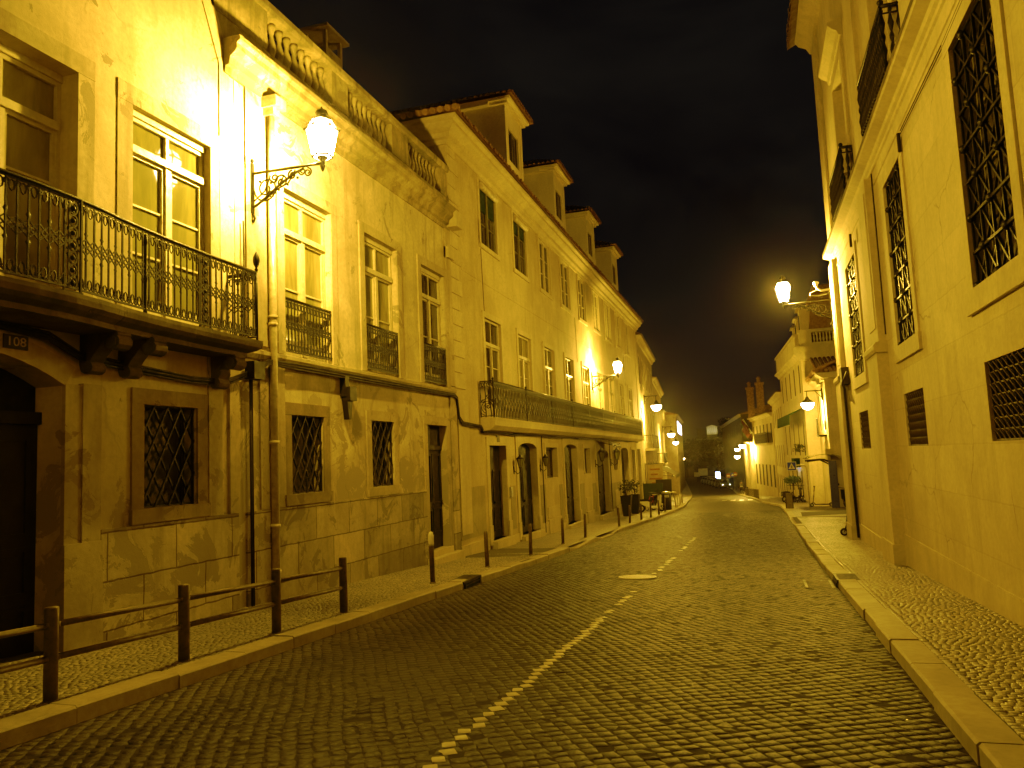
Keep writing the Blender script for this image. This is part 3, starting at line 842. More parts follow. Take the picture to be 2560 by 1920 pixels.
# bowed balcony
outer = [(-6.79, 9.47), (-6.78, 8.9), (-6.77, 8.34), (-6.735, 7.65), (-6.69, 7.2), (-6.635, 6.76), (-6.57, 6.4), (-6.53, 6.04), (-6.515, 5.6), (-6.53, 5.1), (-6.58, 4.6), (-6.68, 4.0), (-6.75, 3.3), (-6.78, 2.6), (-6.79, 1.8)]
def slab_ring(off, z): return [(x + off, y + (off if i == 0 else (-off if i == len(outer) - 1 else 0)), z) for i, (x, y) in enumerate(outer)]
mb = MB()
levels = [(-.10, 3.30), (-.10, 3.36), (.0, 3.40), (.05, 3.44), (.06, 3.50), (.06, 3.545)]
rows = []
for off, z in levels:
    ring = slab_ring(off, z); ring = [(-7.28, ring[0][1], z)] + ring + [(-7.28, ring[-1][1], z)]
    rows.append([mb.P(*p) for p in ring])
for a, b_ in zip(rows, rows[1:]):
    for k in range(len(a) - 1): mb.face((a[k], a[k + 1], b_[k + 1], b_[k]))
mb.face(rows[-1]); mb.face(rows[0][::-1])
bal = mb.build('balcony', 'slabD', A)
path = [(-7.29, 9.47)] + outer + [(-7.29, 1.8)]
rb, at_, L_ = ornate_rail(path, 3.575, 4.56)
rl_ = rb.build('railing', 'iron', bal)
pp = MB()
for (x, y), w in (((-6.53, 6.04), .10), ((-6.77, 8.34), .10), ((-6.58, 4.6), .1), ((-6.78, 2.6), .1)):   # ornate panel posts
    pp.mark()
    for dy in (-w, w):
        pp.tube([(x, y + dy, 3.55), (x, y + dy, 4.56)], .016, 4)
    for k in range(7):
        zc = 3.66 + .13 * k
        pp.tube(ring_pts((x, y, zc), (0, 1), .05, .06, 8), .012, 4, cap=False); pp.sphere((x, y, zc), .028, 6, 4)
    pp.box(x - .02, x + .02, y - w - .02, y + w + .02, 3.50, 3.57)
for (x, y) in ((-6.69, 7.2),):
    pp.mark()
    pp.lathe([(.03, 0), (.018, .1), (.02, .4), (.032, .45), (.018, .5), (.018, .85), (.03, .88), (.02, .98)], (x, y, 3.52), 8)
pp.build_multi('panel_post', 'iron', bal)
fp = MB(); x, y = outer[0]
fp.tube([(x, y, 3.55), (x, y, 4.58)], .02, 6)
fp.lathe([(.012, 0), (.03, .02), (.014, .05), (.04, .10), (.05, .15), (.046, .20), (.02, .27), (.003, .30)], (x, y, 4.58), 10)
fp.build('finial', 'iron', bal)
# scrolled consoles
def console(y0, w, parent, out=.52, ztop=3.32, h=.46, T=TL):
    mb = MB(T); prof = [(0, ztop), (out, ztop), (out + .03, ztop - .05)]
    for k in range(9):
        t = -PI * .25 + k * PI * .19; prof.append((out - .06 + .11 * math.cos(-t), ztop - .13 + .09 * math.sin(-t)))
    prof += [(out - .26, ztop - .20), (.20, ztop - .26), (.15, ztop - .33)]
    for k in range(7):
        t = PI * .2 - k * PI * .2; prof.append((.10 + .09 * math.cos(t), ztop - h + .06 + .07 * math.sin(t)))
    prof += [(0, ztop - h + .1)]
    mb.prism(prof, y0, y0 + w, 'u')
    for s in (y0 - .012, y0 + w + .0): mb.prism([(out - .06 + .07 * math.cos(t), ztop - .13 + .07 * math.sin(t)) for t in [k * PI / 5 for k in range(10)]], s, s + .012, 'u')
    return mb.build('console', 'slabD', parent)
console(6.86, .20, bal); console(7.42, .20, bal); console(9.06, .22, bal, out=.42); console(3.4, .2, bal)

# ================================================================== BALUSTRADED HOUSE (B), y 9.65 .. 18.45
B = thing('house', 'stained two-storey house with mossy roof balustrade and three tall windows', 'house', (-7.3, 14, 0))
W3, W4, W5 = (10.91, 12.43), (13.72, 15.22), (16.53, 17.96)
opsB = [(*w, 3.55, 6.41, .20) for w in (W3, W4, W5)] + [(11.05, 12.05, 1.26, 2.57, .24), (13.84, 14.84, 1.25, 2.58, .24), (16.60, 17.80, -.5, 2.585, .24)]
mb = MB(TL); wall(mb, 9.66, 18.45, -1.5, 8.30, opsB)
mb.quad((9.66, -.3, 8.3), (18.45, -.3, 8.3), (18.45, 0, 8.3), (9.66, 0, 8.3))
wb = mb.build('wall', 'wallB', B)
for i, (ua, ub) in enumerate((W3, W4, W5)):
    w = window(TL, B, ua, ub, 3.56, 6.41, .18, transom=5.72, bars=1 + (i == 0) * 0, gl=('glass', 'glass', 'glassD')[i], mat='frame', fw=.05, low_panel=.25, lintel=.10, sur=.2, sill=False)
    rm, _, _ = ornate_rail([TL(ua + .03, .0, 0)[:2], TL(ub - .03, .0, 0)[:2]], 3.60, 4.53, step=.10); rm.build('railing', 'iron', w)
for (ua, ub, za, zb), gm in (((11.05, 12.05, 1.26, 2.57), 4), ((13.84, 14.84, 1.25, 2.58), 4)):
    wn = MB(TL); frame_ring(wn, ua, ub, za, zb, -.23, -.19, .05); w = wn.build('window', 'frameD', B)
    gg = MB(TL); gg.quad((ua, -.21, za), (ub, -.21, za), (ub, -.21, zb), (ua, -.21, zb)); gg.build('pane', 'glassD', w)
    surround(TL, w, ua, ub, za, zb, .20, .03, True, 'stoneDk' if ua < 12 else 'stone'); lattice(TL, w, ua, ub, za, zb, -.04, gm, 3, .017)
mb = MB(TL); mb.box(9.85, 16.42, -.05, .04, -1.5, 1.06); mb.mark(); mb.box(18.05, 18.44, -.05, .05, -1.5, 1.0); mb.build_multi('plinth', 'plinth', B)
mb = MB(TL)
mb.box(10.20, 10.86, -.02, .035, 1.07, 3.42); mb.mark(); mb.box(18.06, 18.44, -.02, .05, 1.01, 3.42); mb.mark(); mb.box(18.10, 18.44, -.02, .04, 3.62, 8.0); mb.mark(); mb.box(9.9, 10.62, -.02, .03, 3.62, 7.9)
mb.build_multi('pilaster', 'stone', B)
# door 1
mb = MB(TL); mb.box(16.60, 17.80, -.24, -.18, -.4, 2.58)
for (za, zb) in ((.0, .6), (.7, 1.9)):
    for x0 in (16.66, 17.22): frame_ring(mb, x0, x0 + .5, za, zb, -.179, -.15, .05)
mb.box(16.6, 17.8, -.24, -.13, 2.0, 2.1); dr = mb.build('door', 'door', B)
surround(TL, dr, 16.60, 17.80, -.5, 2.585, .2, .03, False)
mb = MB(TL); mb.box(16.35, 18.2, -.6, .24, -1.5, -.50); mb.box(16.5, 17.9, -.6, .06, -.50, -.36); mb.build('doorstep', 'stoneC', dr)
mb = MB(); mb.sphere(TL(17.7, -.14, .75), .03, 8, 5); mb.build('handle', 'ironW', dr)
# string course under the windows
mb = MB(TL); mb.prism([(0, 3.38), (.05, 3.40), (.09, 3.47), (.09, 3.53), (.02, 3.555), (0, 3.555)], 9.70, 18.40, 'u'); mb.build('string_course', 'stone', B)
# cornice
def cornice(T, parent, u0, u1, z0, z1, out, mat, ret0=False, ret1=False, name='cornice', rough=0):
    H = z1 - z0
    prof = [(0, z0), (.12 * out, z0), (.18 * out, z0 + .18 * H), (.38 * out, z0 + .22 * H), (.42 * out, z0 + .42 * H), (.72 * out, z0 + .55 * H), (.8 * out, z0 + .62 * H), (.8 * out, z0 + .78 * H), (out, z0 + .86 * H), (out, z1), (0, z1)]
    mb = MB(T); n = max(1, int((u1 - u0) / .5)) if rough else 1
    rows = []
    for k in range(n + 1):
        u = u0 + (u1 - u0) * k / n
        row = []
        for j, (a, z) in enumerate(prof):
            uu = u
            if k == 0 and ret0: uu = u - a
            if k == n and ret1: uu = u + a
            rj = (random.uniform(-rough, rough) if rough and 0 < j < len(prof) - 1 else 0)
            row.append(mb.P(uu, a + rj, z + rj))
        rows.append(row)
    for a, b_ in zip(rows, rows[1:]):
        for j in range(len(prof) - 1): mb.face((a[j], a[j + 1], b_[j + 1], b_[j]))
    mb.face(rows[0][::-1]); mb.face(rows[-1])
    if ret0:  # return along the side wall
        r0 = rows[0]; r1 = [mb.P(u0 - a, -5.0, z) for a, z in prof]
        for j in range(len(prof) - 1): mb.face((r0[j], r0[j + 1], r1[j + 1], r1[j]))
    return mb.build(name, mat, parent)
cornice(TL, B, 9.40, 18.45, 7.72, 8.26, .32, 'stoneM', rough=.006)
# balustrade
mb = MB(TL); mb.box(8.0, 18.45, -.34, -.02, 8.26, 8.66)
for a, b_ in ((8.0, 10.55), (12.63, 13.25), (15.22, 16.07), (18.02, 18.45)): mb.box(a, b_, -.33, .0, 8.66, 9.34)
mb.prism([(-.38, 9.34), (.03, 9.34), (.06, 9.40), (.06, 9.50), (.0, 9.56), (-.36, 9.56)], 8.0, 18.5, 'u')
bs = mb.build('balustrade', 'stoneM', B)
bal_me = None
for a, b_ in ((10.57, 12.62), (13.27, 15.20), (16.09, 18.00)):
    n = 9
    for k in range(n):
        u = a + (b_ - a) * (k + .5) / n
        if bal_me is None:
            m_ = MB(); m_.lathe([(.075, 0), (.075, .05), (.045, .08), (.06, .14), (.085, .24), (.075, .32), (.045, .42), (.035, .5), (.05, .53), (.05, .57), (.07, .6), (.07, .68)], (0, 0, 0), 10)
            ob = m_.build('baluster', 'stoneM', None); bal_me = ob.data; ob.parent = bs
        else:
            ob = bpy.data.objects.new('baluster', bal_me); COL.objects.link(ob); ob.parent = bs
        p = TL(u, -.17, 8.66); o = ORG[B.name]; ob.location = (p[0] - o[0], p[1] - o[1], p[2] - o[2])
# end brackets/urns at the party wall
mb = MB(TL); mb.box(18.2, 18.62, -.1, .34, 7.78, 8.20); mb.lathe([(.0, 0), (.2, .05)], (0, 0, 0), 4) if 0 else None
mb.mark(); mb.box(18.1, 18.5, .0, .12, 6.95, 7.25); mb.build_multi('corner_bracket', 'stoneC', B)
mb = MB(TL); mb.quad((9.7, -.36, 8.6), (18.45, -.36, 8.6), (18.45, -5, 10.6), (9.7, -5, 10.6)); mb.quad((9.7, -9, 8.6), (18.45, -9, 8.6), (18.45, -5, 10.6), (9.7, -5, 10.6)); mb.build('roof', 'roofD', B)
mb = MB(); cx_, cy_ = -11.0, 18.6
mb.box(cx_ - .35, cx_ + .35, cy_ - .45, cy_ + .45, 8.5, 13.45)
for sx in (-1, 1):
    for sy in (-1, 1): mb.box(cx_ + sx * .3 - .05, cx_ + sx * .3 + .05, cy_ + sy * .4 - .05, cy_ + sy * .4 + .05, 13.45, 13.95)
mb.box(cx_ - .5, cx_ + .5, cy_ - .62, cy_ + .62, 13.95, 14.03)
mb.build('chimney', 'wallD', B)
# drainpipes (with hopper head), thin conduit
mb = MB(TL); mb.T = lambda a, b, c: (a, b, c)
mb.tube([TL(10.46, .10, 7.55), TL(10.46, .10, -.42)], .062, 10)
for z in (4.1, 3.98, 2.1, .8, .1): mb.lathe([(.075, -.02), (.078, 0), (.075, .03)], TL(10.46, .10, z), 10)
mb.build('drainpipe', 'pipe', B)
mb = MB(TL); mb.box(10.32, 10.62, .0, .30, 7.56, 7.74, top=(0, 0, 0, 0)); mb.box(10.37, 10.57, .02, .22, 7.44, 7.56); mb.build('hopper', 'pipe', B)
mb = MB(); mb.tube([TL(9.90, .07, 3.1), TL(9.90, .07, -.38)], .018, 6); mb.tube([TL(9.96, .06, 3.1), TL(9.96, .06, -.38)], .012, 6); mb.build('conduit', 'cable', B)
mb = MB(); mb.tube([TL(9.80, .05, 5.5), TL(9.81, .05, 3.7)], .012, 5); mb.build('conduit', 'cable', B)
mb = MB(TL); mb.box(9.80, 10.06, .05, .22, 3.05, 3.32); mb.build('junction_box', 'dark', B)
mb = MB(TL); mb.box(12.68, 12.82, .0, .12, 2.98, 3.36); mb.box(12.70, 12.96, .02, .2, 2.9, 3.16); mb.prism([(12.70, 2.9), (12.9, 2.9), (12.84, 2.55), (12.76, 2.55)], .03, .14, 'n'); mb.build('siren', 'dark', B)

# cable bundle running along the left facades
cb = MB()
pts = [TL(-2, .04, 3.3), TL(5.2, .05, 3.30), TL(5.88, .06, 3.25), TL(6.38, .06, 3.22), TL(6.77, .07, 3.05), TL(7.6, .06, 2.99), TL(8.6, .06, 2.94), TL(9.32, .07, 2.96), TL(9.8, .07, 3.12), TL(10.3, .10, 3.36), TL(11.5, .08, 3.37), TL(14.5, .08, 3.37), TL(18.2, .08, 3.38), TL(18.42, .08, 3.30), TL(18.52, .08, 2.8), TL(18.75, .08, 2.68), TL(20.2, .06, 2.63)]
pts += [TL(20.4 + k * 1.5, .05, 2.50 + .02 * math.sin(k * 2.1)) for k in range(21)]
cb.tube(pts, .032, 6)
for off in (.04, -.035): cb.tube([(p[0] + .02, p[1], p[2] + off + random.uniform(-.012, .012)) for p in pts], .014, 5)
tag(cb.build('cable', 'cable'), 'thick black cable bundle running along the left facades above the ground floor', 'cable')

# ================================================================== LONG THREE-STOREY HOUSE (C), y 18.45 .. 52.6
C = thing('house', 'long three-storey house with four tiled dormers and continuous iron balcony', 'house', (-7.3, 35, 0))
bays = [21.75 + 3.355 * k for k in range(9)]
opsC = []
for k, u in enumerate(bays):
    opsC.append((u - .76, u + .76, 8.07, 10.05, .10)); opsC.append((u - .76, u + .76, 2.96, 5.87, .15))
DOORS = [(20.95, 22.50, -.60, 2.12, .26, 0), (23.75, 25.95, -.75, 2.22, .28, 1), (30.05, 32.35, -1.0, 2.22, .29, 1), (36.6, 39.6, -1.15, 2.0, .32, 1), (43.6, 46.2, -1.5, 2.12, .34, 1), (50.0, 51.4, -1.7, 2.05, .3, 0)]
NICH = [(27.22, 28.88, .95, 2.08, .24), (33.85, 35.12, .92, 2.06, .24), (41.2, 42.6, .9, 2.0, .24), (47.6, 49.0, .1, 2.0, .24)]
opsC += [d_[:5] for d_ in DOORS] + NICH
mb = MB(TL); wall(mb, 18.45, 52.6, -3, 10.30, opsC)
mb.quad((18.45, 0, 8), (18.45, -9, 8), (18.45, -9, 10.3), (18.45, 0, 10.3)); mb.quad((52.6, 0, -3), (52.6, -9, -3), (52.6, -9, 14), (52.6, 0, 10.3))
mb.build('wall', 'wallC', C)
for k, u in enumerate(bays):
    top = window(TL, C, u - .76, u + .76, 8.07, 10.05, .09, bars=2, mat='frameO' if k < 2 else 'frame', gl='glassD', fw=.05, sur=.15, smat='stoneC')
    if k < 2:
        m_ = MB(); m_.tube([TL(u - .74, .06, 9.86), TL(u + .74, .06, 9.86)], .10, 10); m_.build('shutter_box', 'pipe', top)
        m_ = MB(TL); m_.box(u - .7, u + .7, -.06, -.03, 9.15 + .25 * k, 9.95); m_.build('blind', 'greenbin', top)
    window(TL, C, u - .76, u + .76, 2.97, 5.87, .13, transom=5.12, bars=2, mat='frame', gl=('glassD', 'glass', 'glassL', 'glassD')[k % 4], fw=.06, low_panel=.3, sur=.17, sill=False, smat='stoneC')
for (ua, ub, za, zb, dp, arch) in DOORS:
    mb = MB(TL); mb.box(ua, ub, -dp, -dp + .06, za, zb)
    n_ = 2
    for i in range(n_):
        x0 = ua + (ub - ua) * i / n_ + .05
        for z0_, z1_ in ((za + .2, za + .9), (za + 1.0, zb - .7)): frame_ring(mb, x0, x0 + (ub - ua) / n_ - .1, z0_, z1_, -dp + .061, -dp + .085, .05)
    dr = mb.build('door', 'doorG' if arch else 'door', C)
    mb = MB(); mb.sphere(TL((ua + ub) / 2 + .08, -dp + .1, za + 1.05), .04, 8, 5); mb.build('handle', 'ironW', dr)
    mb = MB(TL)
    w = .24
    mb.box(ua - w, ua - .002, -.02, .035, za + .45, zb); mb.box(ub + .002, ub + w, -.02, .035, za + .45, zb)
    mb.box(ua - w - .02, ua - .0, -.02, .06, za - .1, za + .448); mb.box(ub + .0, ub + w + .02, -.02, .06, za - .1, za + .448)
    if not arch: mb.box(ua - w, ub + w, -.02, .04, zb + .002, zb + .24)
    else:
        um, hw_ = (ua + ub) / 2, (ub - ua) / 2; n_ = 10; ri = .20
        pr = None
        for i in range(n_ + 1):
            t = -1 + 2 * i / n_; z = zb - ri + ri * math.sqrt(max(0, 1 - t * t * .96)); 
            if pr:
                mb.prism([(pr[0], pr[1]), (um + hw_ * t, z), (um + (hw_ + .0) * t, zb + .26), (pr[0], zb + .26)], .0015, .036, 'n')
                mb.quad((pr[0], .001, pr[1]), (um + hw_ * t, .001, z), (um + hw_ * t, -.3, z), (pr[0], -.3, pr[1]))
            pr = (um + hw_ * t, z)
        mb.box(ua - w, ua - .001, -.02, .037, zb + .001, zb + .26); mb.box(ub + .001, ub + w, -.02, .037, zb + .001, zb + .26)
    mb.box(ua - .1, ub + .1, -dp, .2, za - .4, za - .0); mb.build('door_surround', 'stoneC', dr)
for (ua, ub, za, zb, dp) in NICH:
    mb = MB(TL); frame_ring(mb, ua, ub, za, zb, -dp, -dp + .06, .07); mb.box((ua + ub) / 2 - .03, (ua + ub) / 2 + .03, -dp + .002, -dp + .05, za + .07, zb - .07)
    w = mb.build('window', 'frameD', C)
    mb = MB(TL); mb.quad((ua, -dp + .02, za), (ub, -dp + .02, za), (ub, -dp + .02, zb), (ua, -dp + .02, zb)); mb.build('pane', 'glassD', w)
    surround(TL, w, ua, ub, za, zb, .18, .03, False, 'stoneC')
    g0 = zr((ua + ub) / 2) + .13
    mb = MB(TL); mb.box(ua - .02, ub + .02, -.02, .025, g0 + .55, za - 1.05 if za > .5 else g0 + .9); mb.box(ua - .1, ub + .1, -.02, .08, g0 - .1, g0 + .52); mb.build('dado_panel', 'stoneC', w)
# plinth pieces between the openings, darker dado paint
edges = [18.46, 20.6, 22.78, 23.46, 26.25, 27.1, 29.0, 29.75, 32.65, 33.7, 35.3, 36.3, 39.9, 43.3, 46.5, 47.5, 49.1, 49.7, 51.7, 52.5]
mb = MB(TL); md = MB(TL)
for a, b_ in zip(edges[::2], edges[1::2]):
    z = zr((a + b_) / 2) + .13; mb.mark(); md.mark()
    mb.box(a, b_, -.03, .05, z - .5, z + .32 + .1 * math.sin(a))
    md.box(a + .1, b_ - .1, -.02, .012, z + .42, z + 1.75)
mb.build_multi('plinth', 'stoneC', C); M['dado'] = plaster('dado_paint', (.42, .38, .26), (.32, .28, .19), grime=.3, base_z=-1); md.build_multi('dado', 'dado', C)
mb = MB(TL)   # corner quoins
for k in range(16):
    z = 3.6 + k * .42; mb.box(18.47, 19.25 - .22 * (k % 2), -.02, .03, z, z + .40)
mb.mark(); mb.box(18.6, 19.35, -.02, .035, -.2, 3.3); mb.mark(); mb.box(51.7, 52.58, -.02, .04, 3.0, 9.6)
mb.build_multi('quoins', 'stoneC', C)
mb = MB(TL); mb.box(19.3, 51.7, -.01, .012, 6.90, 6.94); mb.build('string_course', 'wallC', C)
cornice(TL, C, 18.45, 52.7, 10.12, 10.72, .50, 'stoneC', ret0=True)
# barrel-tile roof
def tile_roof(T, parent, u0, u1, n_e, z_e, run, rise, step=.21, mat='tile', name='roof', seg=4, base=True, hip=0):
    mb = MB(T); n = int((u1 - u0) / step); r = step * .36; run_, rise_ = run, rise
    for k in range(n):
        u = u0 + (k + .5) * step; jz = random.uniform(-.012, .012); ext = random.uniform(-.02, .03)
        secs = []
        if hip: run = min(run_, (u - u0) + .05); rise = rise_ * run / run_
        for (nn, zz, rr) in ((n_e + ext, z_e + jz, r * 1.15), (n_e - run, z_e + rise + jz, r)):
            row = [mb.P(u + rr * math.cos(PI * j / seg), nn, zz + rr * 1.15 * math.sin(PI * j / seg)) for j in range(seg + 1)]
            secs.append(row)
        for j in range(seg): mb.face((secs[0][j], secs[0][j + 1], secs[1][j + 1], secs[1][j]), True)
        mb.face(secs[0])
    run, rise = run_, rise_
    if base and hip:
        mb.face([mb.P(u0, n_e - .03, z_e - .015), mb.P(u1, n_e - .03, z_e - .015), mb.P(u1, n_e - run, z_e + rise - .015), mb.P(u0 + run, n_e - run, z_e + rise - .015)]); mb.face([mb.P(u0, n_e - .03, z_e - .015), mb.P(u0 + run, n_e - run, z_e + rise - .015), mb.P(u0, n_e - 2 * run, z_e - .015)])
    elif base:
        i = [mb.P(u0, n_e - .03, z_e - .015), mb.P(u1, n_e - .03, z_e - .015), mb.P(u1, n_e - run, z_e + rise - .015), mb.P(u0, n_e - run, z_e + rise - .015)]
        mb.face(i); i2 = [mb.P(u0, n_e - .03, z_e - .055), mb.P(u1, n_e - .03, z_e - .055)]; mb.face((i[0], i[1], i2[1], i2[0]))
    return mb.build(name, mat, parent)
rf = tile_roof(TL, C, 17.85, 52.9, .60, 10.76, 5.5, 2.6, hip=1)
# side eave tiles on the gable return
mb = MB()
for k in range(22):
    x = -6.75 - k * .21
    mb.tube([(x, 17.82, 10.80), (x, 17.9 + min(.2 * k + .1, 3), 10.84 + .45 * min(.2 * k + .1, 3))], .085, 8)
mb.build('side_tiles', 'tile', rf)
def dormer(u):
    w = .98; zf = 11.0; zt = 13.72
    mb = MB(TL)
    wall(mb, u - w, u + w, zf, zt, [(u - .62, u + .55, 11.90, 13.10, .12)])
    for s in (-1, 1): mb.quad((u + s * w, 0, zf), (u + s * w, -6, zf + 2.6), (u + s * w, -6, zt + .1), (u + s * w, 0, zt))
    for s in (-1, 1): a, b_ = sorted((u + s * (w - .22), u + s * (w + .012))); mb.box(a, b_, -.3, .02, zf, zt)
    mb.box(u - w - .12, u + w + .12, -.5, .14, zt, zt + .10); mb.box(u - w - .22, u + w + .22, -.5, .26, zt + .102, zt + .20); mb.box(u - w - .22, u + w + .22, -6, -.502, zt + .0, zt + .2)
    d_ = mb.build('dormer', 'wallDm', C)
    window_d = MB(TL); frame_ring(window_d, u - .62, u + .55, 11.9, 13.1, -.11, -.06, .05); window_d.box(u - .07, u - .01, -.10, -.055, 11.95, 13.05); window_d.build('window', 'frameO', d_)
    gg = MB(TL); gg.quad((u - .6, -.085, 11.92), (u + .53, -.085, 11.92), (u + .53, -.085, 13.08), (u - .6, -.085, 13.08)); gg.build('pane', 'glassD', d_)
    # hipped tile roof: front slope tiles + side slope tiles
    mb = MB(TL); we = w + .38; ne = .42; zb = zt + .22; pk = 1.0
    for k in range(int(2 * we / .2)):
        uu = u - we + .1 + k * .2; run = max(.05, min(we - abs(uu - u), we)); 
        p0 = (uu, ne, zb); p1 = (uu, ne - run, zb + run * pk * .55)
        row0 = [mb.P(uu + .085 * math.cos(PI * j / 4), p0[1], p0[2] + .09 * math.sin(PI * j / 4)) for j in range(5)]; row1 = [mb.P(uu + .07 * math.cos(PI * j / 4), p1[1], p1[2] + .07 * math.sin(PI * j / 4)) for j in range(5)]
        for j in range(4): mb.face((row0[j], row0[j + 1], row1[j + 1], row1[j]), True)
        mb.face(row0)
    for s in (-1, 1):
        for k in range(30):
            nn = ne - .1 - k * .2; run = min(we, max(.05, k * .2 + .1))
            if run > we: run = we
            row0 = [mb.P(u + s * we, nn + .085 * math.cos(PI * j / 4), zb + .09 * math.sin(PI * j / 4)) for j in range(5)]; row1 = [mb.P(u + s * (we - run), nn + .07 * math.cos(PI * j / 4), zb + run * pk * .55 + .07 * math.sin(PI * j / 4)) for j in range(5)]
            for j in range(4): mb.face((row0[j], row0[j + 1], row1[j + 1], row1[j]), True)
            mb.face(row0)
    a = [mb.P(u - we, ne - .04, zb - .01), mb.P(u + we, ne - .04, zb - .01), mb.P(u, ne - we, zb + we * .55), mb.P(u - we, -5.6, zb - .01), mb.P(u + we, -5.6, zb - .01), mb.P(u, -5.6, zb + we * .55)]
    mb.face((a[0], a[1], a[2])); mb.face((a[0], a[2], a[5], a[3])); mb.face((a[1], a[4], a[5], a[2]))
    mb.build('roof', 'tile', d_)
for u in (25.0, 31.55, 38.2, 45.25): dormer(u)
mb = MB(); mb.box(-10.5, -9.6, 58.2 - 8, 59.4 - 8, 12, 17.9); mb.box(-10.6, -9.5, 50.1, 51.5, 17.9, 18.05)
for k in range(3): mb.box(-10.45 + k * .33, -10.25 + k * .33, 50.4, 51.2, 18.05, 18.7)
mb.build('chimney', 'wallD', C)
# continuous balcony
mb = MB(TL); mb.prism([(0, 2.52), (.30, 2.54), (.36, 2.60), (.42, 2.66), (.44, 2.80), (.46, 2.88), (0, 2.88)], 20.38, 50.3, 'u')
bal = mb.build('balcony', 'stoneC', C)
def rail_seg(u0, u1, ret=False):
    pth = [TL(u0, .0 if ret else .39, 0)[:2]] + ([TL(u0, .39, 0)[:2]] if ret else []) + [TL(u1, .39, 0)[:2]]
    m_, _, _ = ornate_rail(pth, 2.90, 3.92, step=.15, kind='b', r=.018); m_.build('railing', 'iron', bal)
rail_seg(20.43, 30.3, True); rail_seg(30.3, 40.3); rail_seg(40.3, 50.2)
mb = MB()
for k in range(10):
    u = 20.43 + 3.3 * k; p = TL(u, .39, 2.88); mb.mark(); mb.tube([p, (p[0], p[1], p[2] + 1.06)], .02, 6); mb.sphere((p[0], p[1], p[2] + 1.1), .04, 8, 6)
mb.mark()
for k in (0,):
    for r_ in (.24, .17, .10):
        mb.tube([(TL(20.43, .2, 3.15)[0] + r_ * math.cos(t), 20.43, 3.18 + r_ * math.sin(t)) for t in [PI * .1 * j for j in range(15)]], .012, 4)
mb.build_multi('railing_post', 'iron', bal)
for k, u in enumerate((20.9, 26.6, 33.3, 40.0, 46.6)):
    m_ = MB(); m_.tube([TL(u, .05, 2.5), TL(u + .02, .05, zr(u) + .2)], .02, 6) if k in (1, 3) else m_.tube([TL(u, .03, 7.9), TL(u + .1, .03, 5.9)], .010, 5); m_.build('conduit', 'cable', C)
mb = MB(TL); mb.box(21.62, 21.86, .036, .05, 2.22, 2.42); mb.build('number_plate', 'frameD', C)
mb = MB(TL); mb.box(22.62, 22.82, .036, .10, .55, .85); mb.box(22.65, 22.79, .10, .105, .60, .80); mb.build('intercom', 'chrome', C)
mb = MB(); mb.tube([TL(38.3, .0, 2.35), TL(37.2, .9, 2.15), TL(37.2, .9, 2.1)], .02, 4)
pts = [[TL(36.9 + 2.4 * i / 6, .05 + .75 * math.sin(PI / 2 * j / 5), 2.42 - .35 * (1 - math.cos(PI / 2 * j / 5))) for j in range(6)] for i in range(7)]
i0 = len(mb.v); [mb.P(*p) for r_ in pts for p in r_]
for i in range(6):
    for j in range(5): mb.face((i0 + i * 6 + j, i0 + i * 6 + j + 1, i0 + (i + 1) * 6 + j + 1, i0 + (i + 1) * 6 + j))
mb.build('door_canopy', 'dark', C)
# ================================================================== RIGHT PALACE WALL (F)
Fh = thing('palace', 'tall pale building on the right with star-pattern iron window grilles', 'building', (2.54, 12, 0))
big = [(8.27, 9.87, 3.37, 6.25), (13.24, 14.79, 3.34, 6.20), (19.15, 20.95, 3.32, 6.10)]
sml = [(8.35, 9.86, 1.63, 2.52), (13.21, 14.84, 1.60, 2.50), (19.36, 20.96, 1.56, 2.46)]
upw = [(2.2, 4.1, 7.45, 10.5), (7.2, 9.1, 7.45, 10.5), (12.75, 14.45, 7.45, 10.5), (18.45, 20.15, 7.45, 10.5)]
opsF = [(*w, .26) for w in big] + [(*w, .22) for w in sml] + [(*w, .30) for w in upw]
mb = MB(TR); wall(mb, -18, 23.75, -2, 6.9, [o for o in opsF if o[2] < 6.9])
mb.quad((23.75, 0, -2), (23.75, -10, -2), (23.75, -10, 6.9), (23.75, 0, 6.9))
mb.build('wall', 'wallF', Fh)
mb = MB(TR); wall(mb, -18, 23.75, 6.9, 14.1, [o for o in opsF if o[2] > 6.9]); mb.quad((23.75, 0, 6.9), (23.75, -10, 6.9), (23.75, -10, 14.1), (23.75, 0, 14.1))
mb.quad((-18, 0, 14.1), (-18, -10, 14.1), (23.75, -10, 14.1), (23.75, 0, 14.1))
mb.build('upper_wall', 'wallFu', Fh)
for i, (ua, ub, za, zb) in enumerate(big):
    mb = MB(TR); frame_ring(mb, ua, ub, za, zb, -.25, -.2, .07); um = (ua + ub) / 2; mb.box(um - .05, um + .05, -.248, -.19, za + .07, zb - .07)
    for k in (1, 2, 3): mb.box(ua + .07, um - .05, -.245, -.2, za + k * .7 - .02, za + k * .7 + .02); mb.box(um + .05, ub - .07, -.245, -.2, za + k * .7 - .02, za + k * .7 + .02)
    w = mb.build('window', 'frameO', Fh)
    mb = MB(TR); mb.quad((ua, -.23, za), (ub, -.23, za), (ub, -.23, zb), (ua, -.23, zb)); mb.build('pane', 'glassD', w)
    surround(TR, w, ua, ub, za, zb, .24, .03, False, 'stoneC')
    mb = MB(TR); mb.box(ua - .3, ub + .3, -.02, .05, za - .27, za - .001); mb.build('sill', 'stoneC', w)
    lattice(TR, w, ua, ub, za, zb, -.03, 4, 7, .022, kind='star', mat='iron')
